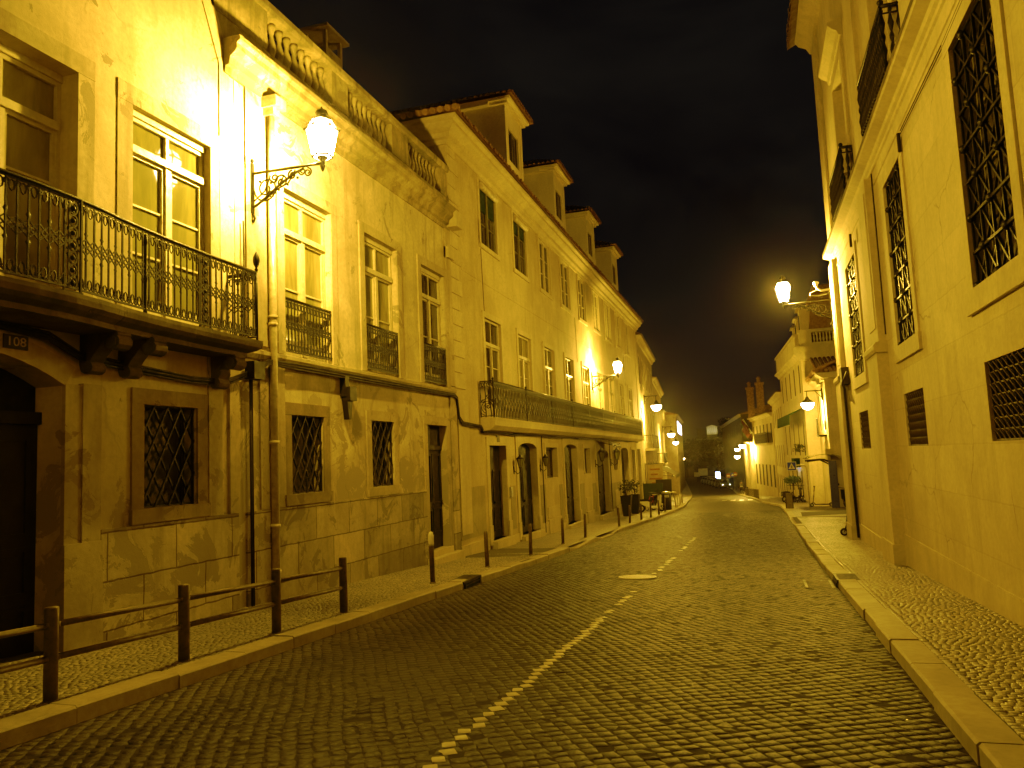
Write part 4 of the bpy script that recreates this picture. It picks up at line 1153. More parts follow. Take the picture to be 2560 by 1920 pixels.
for i, (ua, ub, za, zb) in enumerate(sml):
    mb = MB(TR); mb.quad((ua, -.21, za), (ub, -.21, za), (ub, -.21, zb), (ua, -.21, zb)); w = mb.build('window', 'black', Fh)
    lattice(TR, w, ua, ub, za, zb, -.05, 9 if i < 1 else 10, 7, .013, kind='zigzag', mat='ironZ')
for i, (ua, ub, za, zb) in enumerate(upw):
    w = window(TR, Fh, ua, ub, za, zb, .28, transom=9.6, bars=2, mat='frame', gl='glass', fw=.07, low_panel=.3)
    surround(TR, w, ua, ub, za, zb, .28, .06, False, 'stoneC')
    mb = MB(TR); mb.prism([(0, 10.85), (.08, 10.87), (.12, 10.98), (.22, 11.04), (.30, 11.12), (.30, 11.2), (0, 11.28)], ua - .42, ub + .42, 'u'); mb.build('pediment', 'stoneC', w)
# string cornice
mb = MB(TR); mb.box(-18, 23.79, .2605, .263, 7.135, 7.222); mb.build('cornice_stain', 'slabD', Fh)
mb = MB(TR)
mb.prism([(0, 6.86), (.03, 6.88), (.03, 6.95), (.07, 6.98), (.09, 7.04), (.14, 7.06), (.24, 7.10), (.26, 7.14), (.26, 7.22), (.22, 7.26), (0, 7.30)], -18, 23.8, 'u')
mb.prism([(0, 6.60), (.02, 6.61), (.02, 6.67), (0, 6.68)], -18, 23.75, 'u'); mb.build('string_cornice', 'stoneC', Fh)
# pilasters
mb = MB(TR)
for (a, b_) in ((16.05, 17.25), (22.75, 23.85)):
    mb.mark()
    mb.box(a - .04, b_ + .04 if b_ < 20 else b_, -.02, .20, -2, 3.40)
    mb.prism([(.0, 3.40), (.22, 3.40), (.25, 3.46), (.25, 3.54), (.20, 3.60), (0, 3.62)], a - .08, b_ + .08 if b_ < 20 else b_ + .05, 'u')
    mb.box(a + .06, b_ - .06 if b_ < 20 else b_, -.02, .13, 3.62, 6.85)
    mb.box(a + .22, b_ - .22, .1305, .145, 3.9, 6.6)
    mb.box(a + .08, b_ - .08 if b_ < 20 else b_, -.02, .08, 7.3, 14.0)
    mb.box(a - .07, b_ + .07 if b_ < 20 else b_ + .03, -.02, .23, -2, zr(a) + .13 + .38)
mb.build_multi('pilaster', 'stoneC', Fh)
mb = MB(TR); mb.box(-18, 16.0, -.02, .025, -2, -.02 - .0); mb.mark(); mb.box(17.3, 22.7, -.02, .025, -2, -.42); mb.build_multi('plinth', 'stoneC', Fh)
# eaves with tiles
mb = MB(TR); mb.prism([(0, 13.5), (.1, 13.52), (.2, 13.7), (.4, 13.8), (.5, 13.95), (0, 14.1)], -18, 24.1, 'u'); mb.build('cornice', 'stoneC', Fh)
tile_roof(TR, Fh, -2, 24.6, .72, 14.05, 4, 1.9, step=.27, mat='tileP')
# iron balconies on the cornice, turned balusters
def turned_balcony(u0, u1):
    mb = MB(); out = .24
    zb, zt = 7.30, 8.28
    pth = [TR(u0, 0, 0)[:2], TR(u0, out, 0)[:2], TR(u1, out, 0)[:2], TR(u1, 0, 0)[:2]]
    prof = [(.02, 0), (.035, .06), (.018, .12), (.03, .2), (.045, .27), (.03, .34), (.016, .40), (.035, .46), (.035, .5), (.016, .56), (.03, .62), (.045, .7), (.03, .77), (.018, .84), (.03, .9), (.02, .96)]
    for a, b_ in zip(pth, pth[1:]):
        a, b_ = Vector(a), Vector(b_); L = (b_ - a).length; n = max(1, round(L / .13))
        for k in range(n + 1):
            p = a.lerp(b_, k / n); mb.lathe(prof, (p.x, p.y, zb), 6)
        for z, r_ in ((zt, .035), (zt - .12, .015), (zb + .04, .02)): mb.tube([(a.x, a.y, z), (b_.x, b_.y, z)], r_, 6)
    mb.sphere((pth[1][0], pth[1][1], zt + .06), .05, 8, 6)
    return mb.build('balcony_railing', 'iron', Fh)
turned_balcony(12.35, 15.0); turned_balcony(18.1, 20.6); turned_balcony(7.0, 9.4)
mb = MB(); mb.tube([TR(21.9, .08, 3.6), TR(21.9, .22, 3.3), TR(22.66, .10, 3.2), TR(22.68, .07, -.8)], .035, 6); mb.build('conduit', 'cable', Fh)
mb = MB(TR); mb.box(22.2, 22.72, .0, .2, 3.3, 3.75); mb.build('junction_box', 'dark', Fh)
mb = MB()
for z0_, z1_ in ((6.45, 6.05), (6.40, 5.95)): mb.mark(); mb.tube([TR(2, .03, z0_ + .3), TR(10, .03, z0_), TR(12.9, .03, z0_ + .05)], .008, 4)
mb.mark(); mb.tube([TR(13.0, .04, 6.5), TR(13.0, .04, 6.2)], .03, 5); mb.mark(); mb.tube([TR(15.7, .05, 6.8), TR(15.75, .05, 3.7)], .016, 5); mb.mark(); mb.tube([TR(18.9, .1, 6.5), TR(18.92, .1, 6.2)], .03, 5)
mb.build_multi('wall_wire', 'cable', Fh)

# ================================================================== generic far house: facade along a line
def far_house(label, p0, p1, zb, zt, floors, nb, wallm='wallG', depth=8, cor=.35, roofh=1.2, balc=(), gmat='black', side=1, group=None, flip=1, cat='house', ww=.9, roofm='tile', fm='frameD'):
    """p0,p1: facade end points (near, far) in plan. normal points to the street"""
    p0 = Vector((*p0, 0)); p1 = Vector((*p1, 0)); U = (p1 - p0); L = U.length; U.normalize(); N = Vector((U.y, -U.x, 0)) * flip
    T = frame_T((p0.x, p0.y, 0), U=U, N=N)
    t = thing('house', label, cat, (p0.x, p0.y, zb), group)
    ops = []; st = L / nb
    for (za, zh) in floors:
        for k in range(nb): ops.append((st * (k + .5) - ww / 2, st * (k + .5) + ww / 2, za, za + zh, .03))
    mb = MB(T); wall(mb, 0, L, zb - 1, zt, ops)
    for u in (0, L): mb.quad((u, 0, zb - 1), (u, -depth, zb - 1), (u, -depth, zt), (u, 0, zt))
    mb.build('wall', wallm, t)
    for o in ops:
        mb = MB(T); frame_ring(mb, o[0], o[1], o[2], o[3], -.028, -.010, .07); um = (o[0] + o[1]) / 2; mb.box(um - .03, um + .03, -.027, -.012, o[2] + .07, o[3] - .07)
        w = mb.build('window', fm, t)
        mb = MB(T); mb.quad((o[0], -.02, o[2]), (o[1], -.02, o[2]), (o[1], -.02, o[3]), (o[0], -.02, o[3])); mb.build('pane', gmat, w)
        mb = MB(T); frame_ring(mb, o[0] - .13, o[1] + .13, o[2] - .1, o[3] + .14, -.02, .010, .128); mb.build('surround', 'stoneC' if wallm != 'wallK' else 'wallK', w)
    mb = MB(T); mb.prism([(0, zt - .4), (cor * .3, zt - .38), (cor * .5, zt - .2), (cor, zt - .1), (cor, zt), (0, zt)], -cor * .0, L, 'u'); mb.build('cornice', 'stoneC', t)
    if roofh:
        mb = MB(T); c_ = cor + .1
        mb.quad((-.1, c_, zt + .02), (L + .1, c_, zt + .02), (L + .1, -depth / 2, zt + roofh), (-.1, -depth / 2, zt + roofh)); mb.quad((-.1, -depth, zt), (L + .1, -depth, zt), (L + .1, -depth / 2, zt + roofh), (-.1, -depth / 2, zt + roofh))
        mb.face([mb.P(0, 0, zt), mb.P(0, -depth, zt), mb.P(0, -depth / 2, zt + roofh)])
        mb.build('roof', roofm, t)
    for (u0, u1, z) in balc:
        mb = MB(T); mb.box(u0, u1, 0.001, .6, z - .16, z); bb = mb.build('balcony', 'stoneC', t)
        mb = MB(T); n = int((u1 - u0) / .16)
        for k in range(n + 1): mb.box(u0 + (u1 - u0) * k / n - .012, u0 + (u1 - u0) * k / n + .012, .56, .584, z, z + .95)
        mb.box(u0, u1, .55, .59, z + .95, z + .99); mb.box(u0, u0 + .02, 0, .55, z + .9, z + .95); mb.build('railing', 'iron', bb)
    return t, T, L
# left side beyond C
D, TD, LD = far_house('plain house with steep eaves beyond the long dormered house, a balcony above its canvas sign', (-7.3, 52.65), (-8.2, 68), -2, 9.9, [(6.6, 2.0), (2.6, 2.4), (-1.6, 2.7)], 5, 'wallD', balc=[(2.5, 9.5, 2.1)], flip=1, roofh=2.4)
E1, TE1, _ = far_house('dark narrow house with two rows of windows further down on the left', (-8.25, 68.1), (-9.8, 88), -3, 8.4, [(4.6, 1.9), (1.0, 2.1), (-2.4, 2.2)], 6, 'wallD', balc=[(2, 12, .8)])
E2, TE2, L2 = far_house('far left house between the dark narrow one and the last of the row', (-9.85, 88.1), (-13, 119), -4.5, 6.6, [(1.6, 1.6), (-1.6, 2.0)], 8, 'wallD', cor=.3)
E3, TE3, _ = far_house('farthest house of the left row, with white lit windows under its eaves', (-11.2, 119.2), (-13.2, 152), -5.5, 7.6, [(1.8, 1.8), (-2.4, 2.2)], 8, 'wallD')
mb = MB(TE3)
for k in range(5): mb.mark(); mb.box(5 + k * 4.6, 8.2 + k * 4.6, .02, .08, 4.9, 6.8)
mb.build_multi('lit_window', 'whitelit', E3)
mb = MB(TD)
for k in range(7): mb.sphere(TD(.0, 0, 0), .001, 3, 2) if 0 else None
# right side beyond the side street
G_, TG, _ = far_house('low cream house with tiled eaves on the corner behind the bus shelter', (3.95, 46.0), (3.95, 52.3), -1.9, 5.75, [(2.6, 2.2)], 2, 'wallG', flip=-1, cor=.45, roofh=0, ww=1.0, balc=[])
mb = MB(); mb.prism([(3.85, 5.45), (3.6, 5.6), (3.45, 5.75), (12, 5.75), (12, 5.45)], 45.55, 46.0 - .002, 'n') ; mb.build('eaves', 'stoneC', G_)
mb = MB()
for k in range(28):
    x = 3.55 + k * .24
    mb.tube([(x, 45.4, 5.84), (x, 48.8, 6.9)], .10, 7)
for k in range(26):
    y = 45.6 + k * .25
    mb.tube([(3.35, y, 5.84), (5.2, y, 6.6)], .10, 7)
mb.face([mb.P(3.4, 45.45, 5.8), mb.P(12, 45.45, 5.8), mb.P(12, 49, 6.85), mb.P(5.3, 49, 6.85)]); mb.face([mb.P(3.4, 45.45, 5.8), mb.P(5.3, 49, 6.85), mb.P(5.3, 52.2, 6.85), mb.P(3.4, 52.2, 5.8)])
mb.build('roof', 'tile', G_)
mb = MB(); m0 = MB(TG)
for k in range(13): m0.box(1.3 + k * .12, 1.32 + k * .12, .40, .42, 2.35, 3.3)
m0.box(1.25, 2.8, .39, .43, 3.3, 3.34); m0.box(1.25, 2.8, .0, .44, 2.25, 2.35); m0.build('balcony', 'iron', G_)
Hh, TH, LH = far_house('four-storey house with rooftop balustrade, mansard dormers and green awning', (3.2, 52.5), (2.35, 66.6), -2.2, 7.7, [(5.2, 1.9), (1.1, 2.3), (-1.8, 1.9)], 5, 'wallG', flip=-1, cor=.4, roofh=0, ww=.75)
mb = MB(); mb.prism([(3.2, 7.2), (3.05, 7.3), (2.85, 7.6), (2.8, 7.85), (2.8, 8.1), (14, 8.1), (14, 7.2)], 52.1, 52.498, 'n'); mb.build('end_cornice', 'stoneC', Hh)
mb = MB(); mb.box(3.2, 3.95, 52.3, 52.9, 8.1, 9.0); mb.box(3.2, 14, 52.35, 52.75, 8.1, 8.35); mb.box(3.1, 14, 52.3, 52.8, 9.0, 9.2)
mb.box(2.2, 3.2, 52.91, 53.2, 8.1, 9.0) if 0 else None
b1 = mb.build('balustrade', 'stoneC', Hh)
bme = None
for k in range(13):
    if bme is None:
        m_ = MB(); m_.lathe([(.07, 0), (.04, .08), (.085, .22), (.04, .42), (.06, .55), (.07, .65)], (0, 0, 0), 8); ob = m_.build('baluster', 'stoneC'); bme = ob.data
    else: ob = bpy.data.objects.new('baluster', bme); COL.objects.link(ob)
    o = ORG[Hh.name]; ob.parent = b1; ob.location = (4.12 + k * .19 - o[0], 52.55 - o[1], 8.35 - o[2])
mb = MB(TH); mb.box(.5, LH, -.1, .2, 7.72, 8.9); mb.box(.5, LH, -.2, .3, 8.9, 9.05); mb.build('parapet', 'stoneC', Hh)
mb = MB(); mb.prism([(3.9, 9.0), (4.3, 12.2), (12, 12.2), (12, 9.0)], 53.3, 66, 'n'); mb.build('mansard_roof', 'tile', Hh)
for k in range(3):
    y = 55.0 + k * 4.2; mb = MB(); mb.box(3.45, 4.6, y - .75, y + .75, 9.0, 10.9); mb.prism([(y - .95, 10.9), (y + .95, 10.9), (y + .5, 11.3), (y, 11.42), (y - .5, 11.3)], 3.3, 4.8, 'u') if 0 else mb.box(3.25, 4.8, y - .95, y + .95, 10.9, 11.15, top=(.2, 0, .5, .5)); d_ = mb.build('dormer', 'stoneC', Hh)
    m2 = MB(); m2.box(3.42, 3.449, y - .4, y + .4, 9.3, 10.5); m2.build('window', 'glassD', d_)
# green fabric awning
mb = MB(TH); pr = [(0.02, 4.25), (.95, 3.85), (.98, 3.35), (.93, 3.33), (.90, 3.78), (0.02, 4.2)]
mb.prism(pr, .4, 8.6, 'u')
for k in range(22): mb.box(.4 + k * .373, .4 + k * .373 + .3, .93, .99, 3.18, 3.34)
mb.build('awning', 'green', Hh)
mb = MB(TH); mb.box(4.6, 6.3, .02, .4, .35, .95); mb.build('door_awning', 'green', Hh)
for u in (1.4, 4.2):
    mb = MB(TH)
    for k in range(60):
        a_, b_, c_ = u + random.uniform(-.55, .55), random.uniform(.05, .4), 1.6 + random.uniform(-.25, .25); s_ = random.uniform(.08, .16)
        mb.face([mb.P(a_, b_, c_), mb.P(a_ + s_, b_ + s_ * random.uniform(-1, 1), c_ + .05), mb.P(a_ + s_ * .3, b_ + .05, c_ + s_)])
    mb.build('window_flowers', 'leaf', Hh)
m_ = MB(TH); m_.sphere((4.9, .35, .22), .10, 8, 6); m_.mark(); m_.sphere((6.0, .35, .22), .10, 8, 6); m_.build_multi('shop_spotlight', 'shoplit', Hh)
H2, TH2, _ = far_house('lower cream house between the awning house and the bend on the right', (2.33, 66.7), (1.9, 80.5), -3, 6.3, [(3.6, 1.6), (.0, 2.0), (-2.6, 1.9)], 5, 'wallG', flip=-1, cor=.4, roofh=1.6)
mb = MB(); mb.box(2.9, 3.6, 67.5, 68.3, 6, 9); mb.build('chimney', 'wallD', H2)
J, TJ, LJ = far_house('house with tall twin chimneys and a dark balcony on the right bend', (1.85, 80.6), (-.15, 93.2), -3.5, 5.3, [(2.3, 2.0), (-2.2, 2.3)], 6, 'wallG', flip=-1, cor=.5, roofh=1.8, balc=[(1, 8, 2.3)])
mb = MB(TJ); mb.box(1.05, 7.95, .50, .54, 2.35, 3.4); mb.build('balcony_screen', 'black', J)
mb = MB()
for x, y in ((.9, 90), (-.15, 96)):
    mb.mark()
    mb.box(x - .35, x + .45, y - .5, y + .5, 5, 8.9 if y < 93 else 9.0); mb.box(x - .45, x + .55, y - .6, y + .6, 8.9, 9.1); mb.lathe([(.2, 0), (.18, .4), (.28, .5), (.1, .7)], (x, y, 9.1), 8)
mb.build_multi('chimney', 'tile', J)
K, TK, _ = far_house('stone fronted building flying two flags beyond the right bend', (-.2, 93.4), (-1.6, 118), -4.8, 2.6, [(-1.0, 2.2), (-4.0, 2.0)], 7, 'wallG', flip=-1, cor=.8, roofh=1.2)
mb = MB(TK); 
for u in (.5, 3.6, 7): mb.mark(); mb.box(u, u + .9, .01, .3, -5, 2.2)
mb.build_multi('pilaster', 'stoneC', K)
K2, TK2, _ = far_house('unlit dark building at the far end of the right row', (-1.7, 118.2), (-6.5, 172), -5.5, 7.0, [(4, 1.8), (0, 2), (-3.8, 2)], 9, 'wallK', flip=-1)
# flags
for i, (u, mat_, lab) in enumerate(((2.0, 'flagred', 'red flag hanging from a slanted pole on the right, beyond the bend'), (5.0, 'greenbin', 'dark flag hanging limp behind the red flag'))):
    u = (.2, 2.5)[i]; t = thing('flag', lab, 'flag', TK(u, 0, 3.0))
    mb = MB(); mb.tube([TK(u, .0, 3.6), TK(u, .9, 5.3)], .05, 6); mb.build('flag_pole', 'white', t)
    mb = MB(TK); n = 8; rows = []
    for a_ in range(n + 1):
        v_ = a_ / n; rows.append([mb.P(u + .35 * math.sin(k * 1.9 + a_ * .3) * (1 - .3 * v_), 1.0 - k * .22 + .12 * math.sin(a_), 5.2 - k * .3 - v_ * 1.3) for k in range(5)])
    for r0, r1 in zip(rows, rows[1:]):
        for k in range(4): mb.face((r0[k], r0[k + 1], r1[k + 1], r1[k]))
    mb.build('cloth', mat_, t)

# ================================================================== palace on the hill
P_ = thing('palace', 'floodlit hilltop palace far away at the end of the street', 'palace', (-30, 615, 16))
mb = MB(); mb.box(-42, -24, 612, 630, 8, 19.5); mb.box(-42.5, -23.5, 611, 631, 19.5, 20); mb.build('wall', 'wallK', P_)  # near-black colour makes the body look out of the floodlight
mb = MB(); mb.box(-34.5, -26.5, 610, 611.9, 15, 20.9); mb.prism([(-35, 20.9), (-26, 20.9), (-30.5, 22.2)], 609, 611.9, 'n'); mb.build('portico', 'stoneC', P_)
for k in range(6): mb = MB(); mb.lathe([(.28, 16), (.24, 20.8)], (-34.1 + k * 1.44, 609.2, 0), 8); mb.build('column', 'white', P_)

# ================================================================== trees
def tree(x, y, h, r, label, n=1400):
    zb = zr(min(y, 170)) - .2
    t = thing('tree', label, 'tree', (x, y, zb), 'dark trees at the end of the street')
    mb = MB(); mb.tube([(x, y, zb), (x + .1, y, zb + h * .3), (x - .1, y + .1, zb + h * .6)], r * .09, 8, r1=r * .03)
    for k in range(6):
        a = k * 1.1; mb.tube([(x, y, zb + h * (.28 + .05 * k)), (x + math.cos(a) * r * .4, y + math.sin(a) * r * .4, zb + h * (.48 + .05 * k)), (x + math.cos(a) * r * .7, y + math.sin(a) * r * .7, zb + h * (.58 + .05 * k))], r * .035, 5, r1=.03)
    mb.build('trunk', 'bark', t)
    mb = MB(); cl = []
    for k in range(26):
        a = random.uniform(0, 2 * PI); q = random.random() ** .5 * r * .8; zz = zb + h * random.uniform(.35, .95); q *= (1.1 - abs((zz - zb) / h - .55) * 1.3)
        cl.append((x + q * math.cos(a), y + q * math.sin(a), zz, random.uniform(.22, .4) * r))
    for k in range(n):
        c = random.choice(cl); d = Vector((random.gauss(0, 1), random.gauss(0, 1), random.gauss(0, .8))).normalized() * c[3] * random.uniform(.6, 1.05)
        p = Vector(c[:3]) + d; s_ = random.uniform(.12, .3) * r * .14 + .12
        a = Vector((random.gauss(0, 1), random.gauss(0, 1), random.gauss(0, 1))).normalized(); b_ = a.orthogonal().normalized()
        i = [mb.P(*(p + a * s_)), mb.P(*(p + b_ * s_ * .6)), mb.P(*(p - a * s_)), mb.P(*(p - b_ * s_ * .6))]; mb.face(i)
    mb.build('crown', 'leaf', t)
for (x, y, h, r, lab) in [(-8.5, 186, 9.0, 4.5, 'rounded dark tree right of the street end beside the far buildings'), (-12, 195, 10, 5, 'dark tree straight above the parked cars at the street end'), (-17, 200, 10, 5, 'broad dark tree in the middle of the street end'), (-22.5, 205, 9.5, 5, 'dark tree left of centre behind the yellow sign'), (-6.2, 200, 15, 2.8, 'tallest dark tree behind the others at the street end'), (-28, 222, 11, 6, 'dark tree furthest left at the street end'), (-5.6, 176, 14, 3.0, 'slim dark tree touching the far right building')]:
    tree(x, y, h, r, lab)

# ================================================================== LAMPS
LIGHTS = []
def point(name, loc, e, parent=None, rad=.10, col=LC):
    l = bpy.data.lights.new(name, 'POINT'); l.energy = e; l.color = col; l.shadow_soft_size = rad
    o = bpy.data.objects.new(name, l); COL.objects.link(o)
    if parent:
        og = ORG[parent.name]; o.parent = parent; o.location = (loc[0] - og[0], loc[1] - og[1], loc[2] - og[2])
    else: o.location = loc
    return o
def ornate_lamp(label, n_out, energy):
    """built at origin: wall plate on the yz plane at x=0, arm along +x, arm height z=0"""
    t = thing('wall_lantern', label, 'street lamp', (0, 0, 0), 'ornate wall lanterns')
    mb = MB(); L = n_out
    mb.tube([(0, 0, .03), (L + .03, 0, .0)], .022, 6)
    mb.box(-.01, .03, -.035, .035, -.62, .20); mb.sphere((.015, 0, .24), .035, 8, 6); mb.tube([(.02, 0, -.62), (.06, 0, -.70), (.03, 0, -.76), (.0, 0, -.72)], .02, 5)
    arc_ = [(.03 + (L * .72) * (1 - math.cos(PI / 2 * k / 12)), 0, -.50 + .47 * math.sin(PI / 2 * (k / 12) ** 1.6) - .10 * math.sin(PI * k / 12)) for k in range(13)]
    mb.tube(arc_, .020, 5)
    def spiral(cx, cz, r0, turns, ph, s=1, th=.013):
        mb.tube([(cx + s * r0 * (1 - .75 * k / 24) * math.cos(ph + turns * 2 * PI * k / 24), 0, cz + r0 * (1 - .75 * k / 24) * math.sin(ph + turns * 2 * PI * k / 24)) for k in range(25)], th, 5)
    spiral(.27, -.25, .22, 1.6, PI); spiral(.55, -.18, .12, 1.4, 0, -1); spiral(.42, -.10, .08, 1.3, PI); spiral(.74, -.10, .075, 1.4, PI / 2)
    spiral(.92, -.07, .06, 1.3, PI); spiral(1.02 * L / 1.28, -.10, .07, 1.5, PI / 2, -1); spiral(.38, -.36, .07, 1.2, 0)
    for (a, b_) in (((.05, -.42), (.35, -.05)), ((.2, -.45), (.6, -.08)), ((.45, -.3), (.8, -.03))): mb.tube([(a[0], 0, a[1]), ((a[0] + b_[0]) / 2 + .05, 0, (a[1] + b_[1]) / 2 - .05), (b_[0], 0, b_[1])], .011, 5)
    for (x, z) in ((.16, -.12), (.5, -.3), (.66, -.24), (.84, -.16), (.36, -.17)): mb.sphere((x, 0, z), .022, 6, 4)
    mb.build('bracket', 'iron', t)
    mb = MB(); x = L
    mb.lathe([(.01, -.13), (.03, -.09), (.045, -.04), (.02, .0), (.04, .05), (.085, .075), (.09, .095)], (x, 0, 0), 8)
    hx = [(.15, .10), (.245, .52), (.17, .66)]
    for k in range(6):
        t_ = PI / 3 * k + PI / 6; c_, s_ = math.cos(t_), math.sin(t_)
        mb.tube([(x + r_ * c_, s_ * r_, z) for r_, z in hx], .011, 4)
        t2 = t_ + PI / 3; c2, s2 = math.cos(t2), math.sin(t2)
        for r_, z, th in ((.155, .10, .014), (.25, .52, .016), (.17, .66, .012)): mb.tube([(x + r_ * c_, r_ * s_, z), (x + r_ * c2, r_ * s2, z)], th, 4)
        mb.sphere((x + .262 * c_, .262 * s_, .53), .02, 6, 4)
    mb.lathe([(.175, .66), (.18, .68), (.06, .72), (.075, .76), (.10, .79), (.085, .83), (.02, .86), (.012, .90)], (x, 0, 0), 10)
    mb.build('lantern_frame', 'iron', t)
    mb = MB(); mb.lathe([(.142, .10), (.235, .52), (.165, .655)], (x, 0, 0), 6, smooth=False, phase=PI / 6, cap=False); mb.lathe([(.02, .1), (.142, .101)], (x, 0, 0), 6, smooth=False, phase=PI / 6, cap=False)
    mb.build('lantern_glass', 'lampglass', t)
    point('lamp_light', (x, 0, .36), energy, t, .09)
    return t
PW = 2.35
l1 = ornate_lamp('large ornate iron lantern on a scrolled bracket glaring above the near left pavement', 1.28, 1500 * PW); l1.location = (-7.28, 10.05, 6.31)
l2 = copy_tree(l1); l2.location = (-7.28, 36.5, 5.50); l2['label'] = 'ornate iron lantern on the long dormered house above its iron balcony'
l3 = copy_tree(l1); l3.location = (2.40, 23.75, 5.86); l3.rotation_euler = (0, 0, PI); l3['label'] = 'ornate iron lantern on the corner of the right-hand pale building'
l0 = copy_tree(l1); l0.location = (2.52, -9.5, 6.9); l0.rotation_euler = (0, 0, PI); l0['label'] = 'added lantern out of view behind the camera, lighting the foreground'  # unseen lamp added behind the camera to brighten the foreground
def setE(o, e):
    e = e * 1.0
    for c in o.children:
        if c.type == 'LIGHT': c.data = c.data.copy(); c.data.energy = e
setE(l2, 1300 * PW); setE(l3, 1500 * PW); setE(l0, 430 * PW)

def bell_lamp(label, arm, energy):
    t = thing('bell_lamp', label, 'street lamp', (0, 0, 0), 'bell shaped street lamps')
    mb = MB(); mb.tube([(0, 0, .55), (arm + .1, 0, .55)], .025, 6); mb.box(-.02, .03, -.06, .06, .1, .65); mb.tube([(0, 0, .2), (.3, 0, .53)], .015, 5); mb.tube([(arm, 0, .55), (arm, 0, .28)], .02, 6); mb.build('arm', 'iron', t)
    mb = MB(); mb.lathe([(.04, .30), (.08, .24), (.12, .16), (.30, .02), (.31, .0), (.28, .005), (.10, .13)], (arm, 0, 0), 16); mb.build('shade', 'dark', t)
    mb = MB(); mb.lathe([(.30, .0), (.29, -.10), (.20, -.26), (.04, -.33)], (arm, 0, 0), 14); mb.build('globe', 'globe', t)
    point('lamp_light', (arm, 0, -.46), energy, t, .12)
    return t
b0 = bell_lamp('bell shaped street lamp hung from an arm where the dormered house ends', .66, 1819); b0.location = (-7.28, 55.0, 5.1); b0.scale = (1.25, 1.25, 1.25)
def bl(loc, rz, e, label):
    o = copy_tree(b0); o.location = loc; o.rotation_euler = (0, 0, rz); o['label'] = label; setE(o, e); return o
bl((-8.7, 78, 3.65), 0, 1750, 'second bell shaped lamp down the left row, over the awnings')
bl((-10.5, 101, 3.15), 0, 1610, 'third bell shaped lamp down the left row')
bl((-14.0, 150, .73), 0, 1750, 'farthest bell shaped lamp on the left, above the street end')
bl((3.93, 48.0, 4.25), PI, 1540, 'bell shaped lamp on the low corner house beside its iron balcony')
bl((-.55, 92.5, 2.3), PI, 1540, 'bell shaped lamp on the right bend nearest to the dark balcony')
bl((-1.55, 112, 1.95), PI, 1400, 'middle bell shaped lamp on the flag building to the right')
bl((-1.45, 104, 1.0), PI, 900, 'lowest bell shaped lamp on the right, directly under the middle one')
pl1 = point('palace_floodlight', (-33, 605, 17), 450, None, .3, (1, .85, .4)); pl1.parent = P_; pl1.location = (-33 + 30, 605 - 615, 1.5)
pl2 = point('palace_floodlight', (-28, 605, 17), 450, None, .3, (1, .85, .4)); pl2.parent = P_; pl2.location = (-28 + 30, 605 - 615, 1.5)
# security camera above the right lantern
t = thing('security_camera', 'small dome camera on a curved white bracket above the right lantern', 'camera', (2.4, 23.7, 6.1))
mb = MB(); mb.tube([(2.42, 23.7, 6.18), (2.15, 23.7, 6.17), (2.05, 23.7, 6.24), (2.02, 23.7, 6.36), (2.10, 23.7, 6.42)], .035, 8); mb.tube([(2.05, 23.7, 6.2), (1.85, 23.7, 6.12), (1.84, 23.7, 6.05), (2.1, 23.7, 6.02), (2.3, 23.7, 6.05)], .012, 5); mb.build('bracket', 'white', t)
mb = MB(); mb.lathe([(.07, 0), (.08, .05), (.05, .09)], (2.02, 23.7, 6.36), 10); mb.sphere((2.02, 23.7, 6.35), .06, 10, 6); mb.build('camera_housing', 'white', t)

# small carriage lanterns on C's ground floor
cl = thing('carriage_lantern', 'small unlit carriage lantern left of the first arched door', 'lantern', (0, 0, 0), 'small unlit lanterns beside the doors')
mb = MB(); mb.tube([(0, 0, 0), (.12, 0, -.12), (.22, 0, -.05), (.22, 0, .06)], .014, 5); mb.box(-.005, .02, -.04, .04, -.12, .12); mb.build('bracket', 'iron', cl)
mb = MB(); mb.lathe([(.05, .06), (.055, .08)], (.22, 0, 0), 6); mb.lathe([(.12, .34), (.13, .36), (.05, .44), (.02, .50)], (.22, 0, 0), 6)
for k in range(6): mb.tube([(.22 + .05 * math.cos(k * PI / 3), .05 * math.sin(k * PI / 3), .08), (.22 + .11 * math.cos(k * PI / 3), .11 * math.sin(k * PI / 3), .34)], .008, 4)
mb.build('lantern_frame', 'iron', cl)
mb = MB(); mb.lathe([(.045, .08), (.10, .335)], (.22, 0, 0), 6, smooth=False); mb.build('lantern_glass', 'glassL', cl)
cl.location = TL(23.3, .0, 1.35)
dup(cl, TL(26.4, 0, 1.35), None, 'small unlit carriage lantern between the first arched door and the niche window')
for u, sc_, lab in ((36.35, 1.5, 'larger unlit lantern under the dark door canopy'), (40.5, 1.5, 'larger unlit lantern right of the dark door canopy')):
    o = dup(cl, TL(u, 0, 1.35), None, lab); o.scale = (sc_,) * 3

# ================================================================== GUARD RAIL and BOLLARDS
gr = thing('guard_rail', 'low brown pipe guard rail along the left kerb in the foreground', 'railing', (-5.5, 6.5, 0))
ys_ = [1.93, 3.43, 4.93, 6.44, 7.98, 9.53]
for y in ys_:
    mb = MB(); z = zr(y) + .12; mb.lathe([(.054, -.05), (.054, .73), (.050, .742), (.0, .745)], (-5.5, y, z), 12); mb.lathe([(.06, .0), (.058, .012), (.047, .02)], (-5.5, y, z + .005), 12); mb.build('post', 'post', gr)
for a, b_ in zip(ys_, ys_[1:]):
    for hh in (.60, .34):
        mb = MB(); mb.tube([(-5.5, a + .045, zr(a) + .12 + hh), (-5.5, b_ - .045, zr(b_) + .12 + hh)], .026, 10)
        for y in (a + .05, b_ - .05): mb.lathe([(.03, -.02), (.03, .02)], (-5.5, y, zr(y) + .12 + hh), 8)
        mb.build('rail', 'post', gr)
bo = thing('bollard', 'x', 'bollard', (0, 0, 0), 'bollards along the left pavement')
